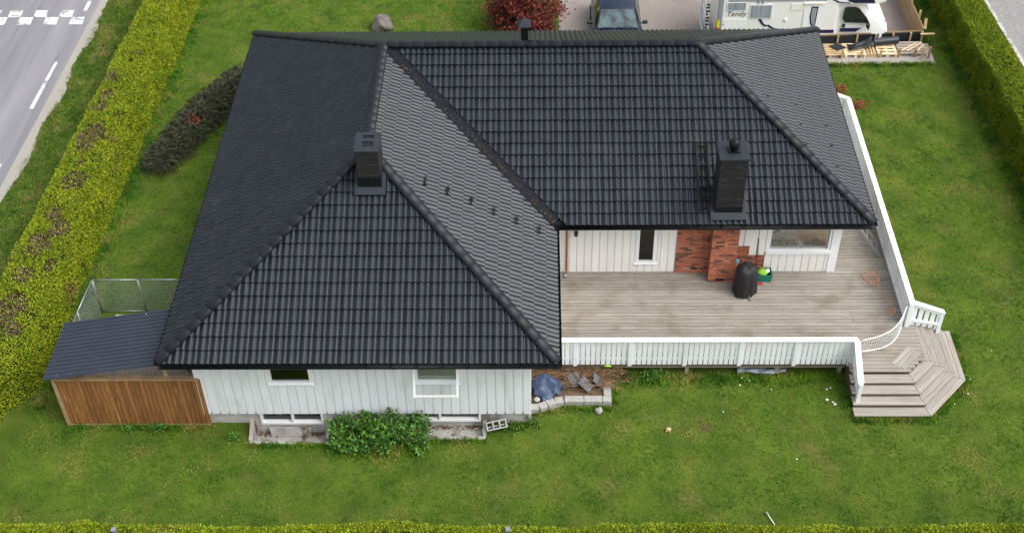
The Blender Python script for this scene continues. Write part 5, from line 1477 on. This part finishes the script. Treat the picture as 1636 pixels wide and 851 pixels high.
for xx in (19.64,): side('window_divider', rect(xx, xx + .03, .86, 1.4), 'cardark', cabo, -.012, th=.02)
side('door_handle', rect(19.22, 19.32, .64, .76), 'cardark', cabo, out=-.01, th=.04)
q = MB().box(-.06, .06, -.07, .07, -.12, .12).mesh('mirror', bevel=.03); link('mirror', q, M['cardark'], mh, loc=(20.06, S0 - .12, .76))
q = MB().box(-.015, .03, -.05, .05, -.09, .03).mesh('mirror_cover', bevel=.01); link('mirror_cover', q, M['mhwhite'], mh, loc=(20.0, S0 - .15, .7))
MB().tube([(20.06, S0 + .05, .8), (20.06, S0 - .1, .8)], .03, 8).build('mirror_arm', M['cardark'], mh)
MB().add([(20.17, S0 + .32, 1.075), (20.17, S1 - .32, 1.075), (19.88, S1 - .36, 1.52), (19.88, S0 + .36, 1.52)], [(0, 1, 2, 3)]).build('windscreen', M['carglass'], cabo)
for yy_ in (S0 + .3, S1 - .3): MB().lathe((20.64, yy_, .62), [(.02, 0), (.12, .04), (.12, .1), (.05, .14)], 12).build('headlight', M['alu'], mh, smooth=True)
MB().box(20.5, 20.86, S0 + .12, S1 - .12, -.12, .1).build('bumper', M['mhwhite'], mh, bevel=.05)
for wx in (16.4, 20.1):
    for sy in (S0 + .04, S1 - .3):
        q = MB().tube([(wx, sy, YARD + .34), (wx, sy + .26, YARD + .34)], .34, 24); wo = q.build('wheel', M['tyre'], mh)
        MB().tube([(wx, sy - .012, YARD + .34), (wx, sy + .02, YARD + .34)], .2, 16).build('rim', M['alu'], wo)
    n = 14; pts = [(wx + .42 * math.cos(math.pi * k / n), -.11 + .42 * math.sin(math.pi * k / n)) for k in range(n + 1)] + [(wx - .37 * math.cos(math.pi * k / n), -.11 + .37 * math.sin(math.pi * k / n)) for k in range(n + 1)]
    side('wheel_arch', pts, 'cardark', out=.015 if wx < 19 else -.02, th=.03)
MB().box(15.3, 18.9, S0 + .2, S1 - .2, -.2, .0).build('chassis', M['cardark'], mh)
tx = bpy.data.curves.new('lettering', 'FONT'); tx.body = 'Tandy'; tx.size = .26; tx.shear = .35; tx.extrude = .002; tx.space_character = 1.05
o = bpy.data.objects.new('lettering_source', tx); C.objects.link(o); bpy.context.view_layer.update()
me = bpy.data.meshes.new_from_object(o.evaluated_get(bpy.context.evaluated_depsgraph_get())); bpy.data.objects.remove(o)
me.transform(Matrix.Translation((15.2, S0 - .006, 1.13)) @ Matrix.Rotation(R(90), 4, 'X')); me.materials.clear(); link('lettering', me, M['ink'], mh)
for xx in (16.25, 16.4): MB().box(xx, xx + .035, S0 - .04, S0, 1.62, 1.76).build('awning_clip', M['mhgrey'], mh)
# bicycle carrier at the rear
bk = thing('bicycle_carrier', (14.8, 4.8, .3), 'white tubular bicycle carrier with black clamps on the rear of the motorhome', 'carrier')
q = MB()
for yy_ in (4.0, 5.5): q.tube([(14.95, yy_, .3), (14.62, yy_, .3), (14.66, yy_, 1.6), (14.95, yy_, 1.7)], .025, 8)
for z in (.6, 1.1): q.tube([(14.64, 3.85, z), (14.64, 5.7, z)], .02, 8)
q.build('frame', M['frame'], bk, smooth=True)
for k in range(3):
    MB().box(14.5 + k * .12 - .03, 14.5 + k * .12 + .03, 3.85, 5.75, .3, .34).build('wheel_rail', M['alu'], bk)
for k in range(9):
    MB().box(14.55, 14.67, 3.86 + .03 * (k % 2), 3.92 + .03 * (k % 2), .42 + k * .13, .46 + k * .13).build('clamp', M['cardark'], bk)

# ------------------------------------------------------------------ light wells, planter and clutter along the front wall
for i, (a, b, c, d) in enumerate(WELLS):
    lb = ('concrete light well with timber prop below the left basement window', 'concrete light well right of the leafy shrub below the open window')[i]
    t = thing('light_well', ((a + b) / 2, (c + d) / 2, -.3), lb, 'light well', 'light wells')
    fl = -.36 if i == 0 else -.1
    MB().box(a, b, c + .01, YW + .06, fl - .1, fl).build('well_floor', M['dirtconc'], t)
    MB().box(a - .02, b + .02, c - .06, c + .035, -.5, .05).build('front_wall', M['dirtconc'], t, bevel=.01)
    MB().box(a - .03, a + .06, c + .04, YW + .04, -.5, .1).build('side_wall', M['dirtconc'], t, bevel=.01)
    MB().box(b - .06, b + .03, c + .04, YW + .04, -.5, .14).build('side_wall', M['dirtconc'], t, bevel=.01)
    V, F = [], []
    n = 260; P = np.stack([rng.uniform(a + .08, b - .08, n), YW + .02 - np.abs(rng.normal(0, .07, n)), np.full(n, fl + .012) + rng.uniform(0, .03, n)], 1)
    V, F = cards(P, rng.normal(0, 1, (n, 3)) * np.array([1, 1, .3]), rng.uniform(.03, .07, n), .5)
    o = link('dead_leaves', np_mesh('dead_leaves', V, F), mat('leaf_litter_%d' % i, lin(128, 78, 48), lin(88, 58, 40), scale=20, rough=.9, rnd=.3), t); o['kind'] = 'stuff'
o = plank('timber_prop', (1.7, -14.02, .0), (1.72, -13.6, .36), .1, .05, M['greywood'], None, (0, -.6, .8)); tag(o, 'pale timber leaning at the left end of the light well', 'timber')
o = MB().add([(2.1, -13.56, -.35), (3.1, -13.56, -.35), (3.1, -13.46, -.14), (2.05, -13.46, -.1), (2.1, -13.58, -.35), (3.1, -13.58, -.35), (3.1, -13.48, -.14), (2.05, -13.48, -.1)], [(0, 1, 2, 3), (4, 7, 6, 5), (0, 4, 5, 1), (1, 5, 6, 2), (2, 6, 7, 3), (3, 7, 4, 0)]).build('grey_board', M['dirtconc'], None); tag(o, 'thin grey board leaning inside the left light well', 'board')
# hollow concrete block tipped on the edge of the right well
cb = thing('concrete_block', (7.78, -13.72, 0), 'hollow concrete block lying tilted at the right light well', 'block')
q = MB(); L_, Wd, Hh, tt = .52, .22, .17, .035
q.box(0, L_, 0, tt, 0, Hh).box(0, L_, Wd - tt, Wd, 0, Hh)
for k in range(4): x0 = (L_ - tt) * k / 3; q.box(x0, x0 + tt, tt, Wd - tt, 0, Hh)
me = q.mesh('block_shell'); me.transform(Matrix.Translation((7.5, -13.8, .1)) @ Matrix.Rotation(.28, 4, 'Z') @ Matrix.Rotation(R(40), 4, 'X'))
link('block_shell', me, M['lightgrey'], cb)
me = MB().box(0.02, L_ - .02, .0, .03, .0, Hh - .02).mesh('block_web'); me.transform(Matrix.Translation((7.49, -13.72, .12)) @ Matrix.Rotation(.28, 4, 'Z') @ Matrix.Rotation(R(40), 4, 'X'))
link('block_web', me, M['lightgrey'], cb)
# planter of concrete blocks
pl_ = thing('planter', (9.6, -12.4, 0), 'planting bed edged with concrete blocks under the terrace corner', 'planter')
MB().prism([(8.6, -12.95), (9.2, -12.72), (10.45, -12.72), (10.45, -11.6), (8.6, -11.6)], -.05, .13).build('soil', M['soil'], pl_)
cur = [(8.58, -13.07), (8.8, -13.04), (9.0, -12.95), (9.2, -12.84), (9.42, -12.8)]
for i in range(4):
    a, b = Vector((*cur[i], 0)), Vector((*cur[i + 1], 0)); d = (b - a).normalized(); n_ = Vector((-d.y, d.x, 0)) * .1
    MB().prism([tuple((a - n_)[:2]), tuple((b - n_ - d * .006)[:2]), tuple((b + n_ - d * .006)[:2]), tuple((a + n_)[:2])], -.05, .19 + random.uniform(-.01, .01)).build('edge_block', M['lightgrey'], pl_, bevel=.012)
for i, (a, b) in enumerate(((9.44, 9.92), (9.93, 10.39), (10.4, 10.62))):
    MB().box(a, b, -12.9, -12.7, -.05, .2 + random.uniform(-.008, .008)).build('edge_block', M['lightgrey'], pl_, bevel=.012)
MB().box(10.43, 10.62, -12.69, -12.25, -.05, .2).build('edge_block', M['lightgrey'], pl_, bevel=.012)
# blue tarpaulin over a heap
vs, fs, idx = [], [], {}
nx_, ny_ = 40, 34
def tz(X_, Y_):
    z = .42 * math.exp(-((X_ + .08) / .30) ** 2 - ((Y_ - .08) / .26) ** 2) + .2 * math.exp(-((X_ - .24) / .17) ** 2 - ((Y_ + .02) / .2) ** 2) + .16 * math.exp(-((X_ + .2) / .2) ** 2 - ((Y_ + .22) / .14) ** 2)
    cre = sum(wk * (abs(math.sin(fk * (X_ * math.cos(ak) + Y_ * math.sin(ak)) + pk + 1.2 * math.sin(3 * X_ + 4 * Y_ + pk))) - .6) for wk, fk, ak, pk in ((.06, 8, .4, .3), (.05, 11, 1.9, 1.1), (.035, 17, 2.7, 2.0), (.025, 26, 1.1, .5)))
    return .16 + max(0, z + cre * (.4 + z))
for i in range(nx_ + 1):
    for j in range(ny_ + 1):
        X_, Y_ = -.5 + i / nx_, -.44 + .88 * j / ny_; ang = math.atan2(Y_, X_)
        if math.hypot(X_ / .46, Y_ / .40) > 1 + .13 * math.sin(3 * ang + .5) + .08 * math.sin(7 * ang) + .05 * math.sin(11 * ang + 2): continue
        idx[i, j] = len(vs); vs.append((9.0 + X_, -12.45 + Y_, tz(X_, Y_)))
for i in range(nx_):
    for j in range(ny_):
        k = [(i, j), (i + 1, j), (i + 1, j + 1), (i, j + 1)]
        if all(p in idx for p in k): fs.append(tuple(idx[p] for p in k))
o = solid(MB().add(vs, fs).build('tarpaulin', M['tarp'], None, smooth=True), .008)
tag(o, 'crumpled blue tarpaulin over a heap in the corner bed', 'tarpaulin')
# cut brushwood
bt = thing('brushwood', (9.6, -12.1, .13), 'heap of dead brown twigs on the planting bed under the deck', 'twigs')
q = MB()
for i in range(420):
    x, y_ = random.uniform(8.65, 10.75), random.uniform(-12.5, -11.6); a = random.uniform(-.6, .6) + (1.57 if random.random() < .35 else 0); l = random.uniform(.25, .8); z = .14 + random.uniform(0, .26)
    dx, dy = math.cos(a) * l / 2, math.sin(a) * l / 2
    q.tube([(x - dx, y_ - dy * .5, z), (x + random.uniform(-.05, .05), y_, z + random.uniform(-.02, .08)), (x + dx, y_ + dy * .5, z + random.uniform(-.05, .1))], [.008, .006, .003], 4, caps=False)
o = q.build('twigs', M['twig'], bt); o['kind'] = 'stuff'
q = MB()
for i in range(9):
    x = 10.5 + random.uniform(-.1, .3); q.tube([(x, -12.0, .05), (x + random.uniform(.1, .6), -12.1 + random.uniform(-.3, .1), .25 + random.uniform(0, .2))], [.008, .003], 5)
q.build('long_stems', M['twig'], bt)
# broken roof tiles stacked on the bed
for (x, y_, rz_, tilt, lb) in ((9.72, -12.28, .5, 25, 'leftmost of three grey scrap roof tiles on the planting bed'), (9.98, -12.42, 1.1, 40, 'middle one of three grey scrap roof tiles on the bed'), (10.28, -12.3, 1.5, 55, 'rightmost of three grey scrap roof tiles, standing in the bed')):
    me = bpy.data.meshes.new('old_tile'); me.from_pydata([tuple(p) for p in TVN], [], TF)
    o = link('old_tile', me, M['oldtile'], None, mtx=Matrix.Translation((x, y_, .3)) @ Matrix.Rotation(rz_, 4, 'Z') @ Matrix.Rotation(R(tilt), 4, 'X') @ Matrix.Translation((-.15, -.17, 0)))
    solid(o, .012); tag(o, lb, 'roof tile', 'scrap roof tiles')
o = MB().lathe((8.75, -12.85, .2), [(.07, 0), (.08, .03), (.05, .06)], 8).build('stone', M['lightgrey'], None); tag(o, 'pale stone on the bed edge below the blue tarpaulin', 'stone')
o = blob(10.3, -13.08, .05, .1, .09, .09, 12).build('stone', M['lightgrey'], None, smooth=True); tag(o, 'white stone in the grass in front of the planter', 'stone')
o = blob(10.55, -11.97, .5, .09, .03, .03, 14).build('green_rag', M['lime'], None, smooth=True); tag(o, 'bright green scrap hanging on the terrace rim board', 'rag')
vs, fs = [], []
for i in range(21):
    for j in range(9):
        s, t = i / 20, j / 8
        vs.append((13.9 + s * 1.25, -11.62 - .2 * t + .03 * math.sin(8 * s), .04 + .05 * abs(math.sin(9 * s + 3 * t)) + .03 * math.sin(3.1 * t)))
for i in range(20):
    for j in range(8): fs.append((i * 9 + j, i * 9 + j + 1, i * 9 + j + 10, i * 9 + j + 9))
o = solid(MB().add(vs, fs).build('plastic_sheet', M['oldsheet'], None, smooth=True), .006); tag(o, 'crumpled grey plastic sheet under the edge of the terrace', 'sheet')
# small things on the lawn
toy = thing('toy', (11.99, -13.68, .03), 'small beige toy lying on the front lawn', 'toy')
q = blob(11.99, -13.68, .05, .06, .045, .04, 20)
q.build('body', M['beige'], toy, smooth=True)
q = MB()
for a in (.3, 1.4, 2.6, 4.0, 5.2): q.tube([(11.99, -13.68, .06), (11.99 + (.07 + .02 * a % .05) * math.cos(a), -13.68 + (.09) * math.sin(a), .03)], [.02, .012], 6)
q.build('limbs', M['beige'], toy)
sc_spots = [(14.0, -11.95), (14.18, -12.05), (13.92, -12.2), (14.7, -12.35), (16.1, -12.35), (16.2, -12.3), (16.05, -12.7), (16.22, -12.85), (16.18, -12.78), (19.72, -11.85), (19.8, -12.0), (19.62, -12.5), (20.6, -11.0), (13.4, -13.1), (15.0, -14.6), (19.2, -12.85)]
for i, (x, y_) in enumerate(sc_spots):
    r = random.uniform(.010, .022) * (1.6 if 3 < i < 9 else 1)
    o = blob(x, y_, .035, r * 1.2, r, r * .5, 30 + i, 8, 5, .4).build('litter_scrap', M['litter'], None, smooth=True)
    tag(o, 'small white scrap lying on the grass near the terrace', 'litter', 'white scraps on the lawn')
o = thing('garden_stake', (14.1, -16.35, .04), 'white plastic stake lying on the lawn beside the front hedge', 'stake')
MB().tube([(14.22, -16.55, .04), (14.08, -16.25, .07)], [.01, .014], 8).build('shaft', M['litter'], o, smooth=True)
MB().tube([(14.08, -16.25, .07), (14.06, -16.2, .075)], [.03, .026], 8).build('head', M['lightgrey'], o, smooth=True)
V, F = tufts(3200, 12.2, 13.3, -13.95, -12.9, .02, .05, lambda x, y: (np.hypot(x - 12.92, y + 13.6) < .16 + .05 * np.sin(x * 19 + y * 23)) | (rng.uniform(size=len(x)) < .3 * np.exp(-np.hypot(x - 12.7, y + 13.3) ** 2 / .06)), 4)
o = link('dry_patch', np_mesh('dry_patch', V, F), M['twig']); tag(o, 'round patch of dead brown grass on the front lawn', 'grass', kind='stuff')
# longer grass left standing along walls, steps and edges
seg = [((10.7, -12.0), (16.55, -11.98), .12), ((16.5, -12.2), (16.52, -13.25), .07), ((16.6, -13.38), (18.5, -13.38), .05), ((18.55, -13.36), (19.72, -12.12), .05), ((19.72, -12.1), (19.72, -10.4), .05), ((-2.9, -13.58), (.6, -13.58), .06), ((1.6, -14.16), (3.7, -14.16), .05), ((3.7, -14.42), (6.0, -14.4), .1), ((6.0, -14.0), (7.5, -14.0), .05), ((7.5, -13.65), (8.6, -13.5), .09), ((8.65, -13.15), (9.4, -12.95), .05), ((9.4, -12.97), (10.65, -12.97), .05), ((10.7, -12.85), (10.7, -12.0), .06), ((18.46, -10.3), (18.46, -1.5), .06), ((18.2, 2.38), (22.2, 2.4), .06), ((-3.9, -13), (-3.5, 7), .14), ((23.1, -6), (22.9, 7), .14), ((-6.6, -12), (-6.6, 8), .5)]
xs_, ys_ = [], []
for a, b, sg in seg:
    L = math.hypot(b[0] - a[0], b[1] - a[1]); n = int(L * 170); t_ = rng.uniform(0, 1, n)
    xs_.append(a[0] + (b[0] - a[0]) * t_ + rng.normal(0, sg, n)); ys_.append(a[1] + (b[1] - a[1]) * t_ + rng.normal(0, sg, n))
EX, EY = np.concatenate(xs_), np.concatenate(ys_)
def tufts_at(x, y, hmin, hmax, nb=5, wd=.011):
    k = lawn_mask(x, y); x, y = x[k], y[k]; n = len(x); P = np.repeat(np.stack([x, y, height(x, y) - .004], 1), nb, 0)
    P[:, :2] += rng.normal(0, .02, (n * nb, 2)); a = rng.uniform(0, 6.283, n * nb); lean = rng.uniform(.1, .9, n * nb); h = rng.uniform(hmin, hmax, n * nb)
    dx, dy = np.cos(a), np.sin(a); T = P + np.stack([dx * np.sin(lean) * h, dy * np.sin(lean) * h, np.cos(lean) * h], 1); s = np.stack([-dy, dx, 0 * dx], 1) * wd
    V = np.stack([P - s, P + s, T], 1).reshape(-1, 3); return V, np.arange(len(V)).reshape(-1, 3)
V, F = tufts_at(EX, EY, .06, .16)
o = link('edge_grass', np_mesh('edge_grass', V, F), M['grass']); tag(o, 'longer unmown grass along walls, steps and hedges', 'grass', kind='stuff')
# needles and leaf crumbs caught in the valley and behind the chimney
n = 420; t_ = rng.uniform(0, 1, n) ** 1.3; off = rng.normal(0, .035, n)
Pv = np.stack([va.x + vd.x * t_ + sidep.x * off, va.y + vd.y * t_ + sidep.y * off, va.z + vd.z * t_ + np.abs(off) * .7071 * slopeC + .03], 1)
V, F = cards(Pv, rng.normal(0, 1, (n, 3)) * np.array([1, 1, .2]), rng.uniform(.02, .05, n), .35)
o = link('leaf_debris', np_mesh('leaf_debris', V, F), M['twig'], roof); o['kind'] = 'stuff'
bpy.context.view_layer.update()
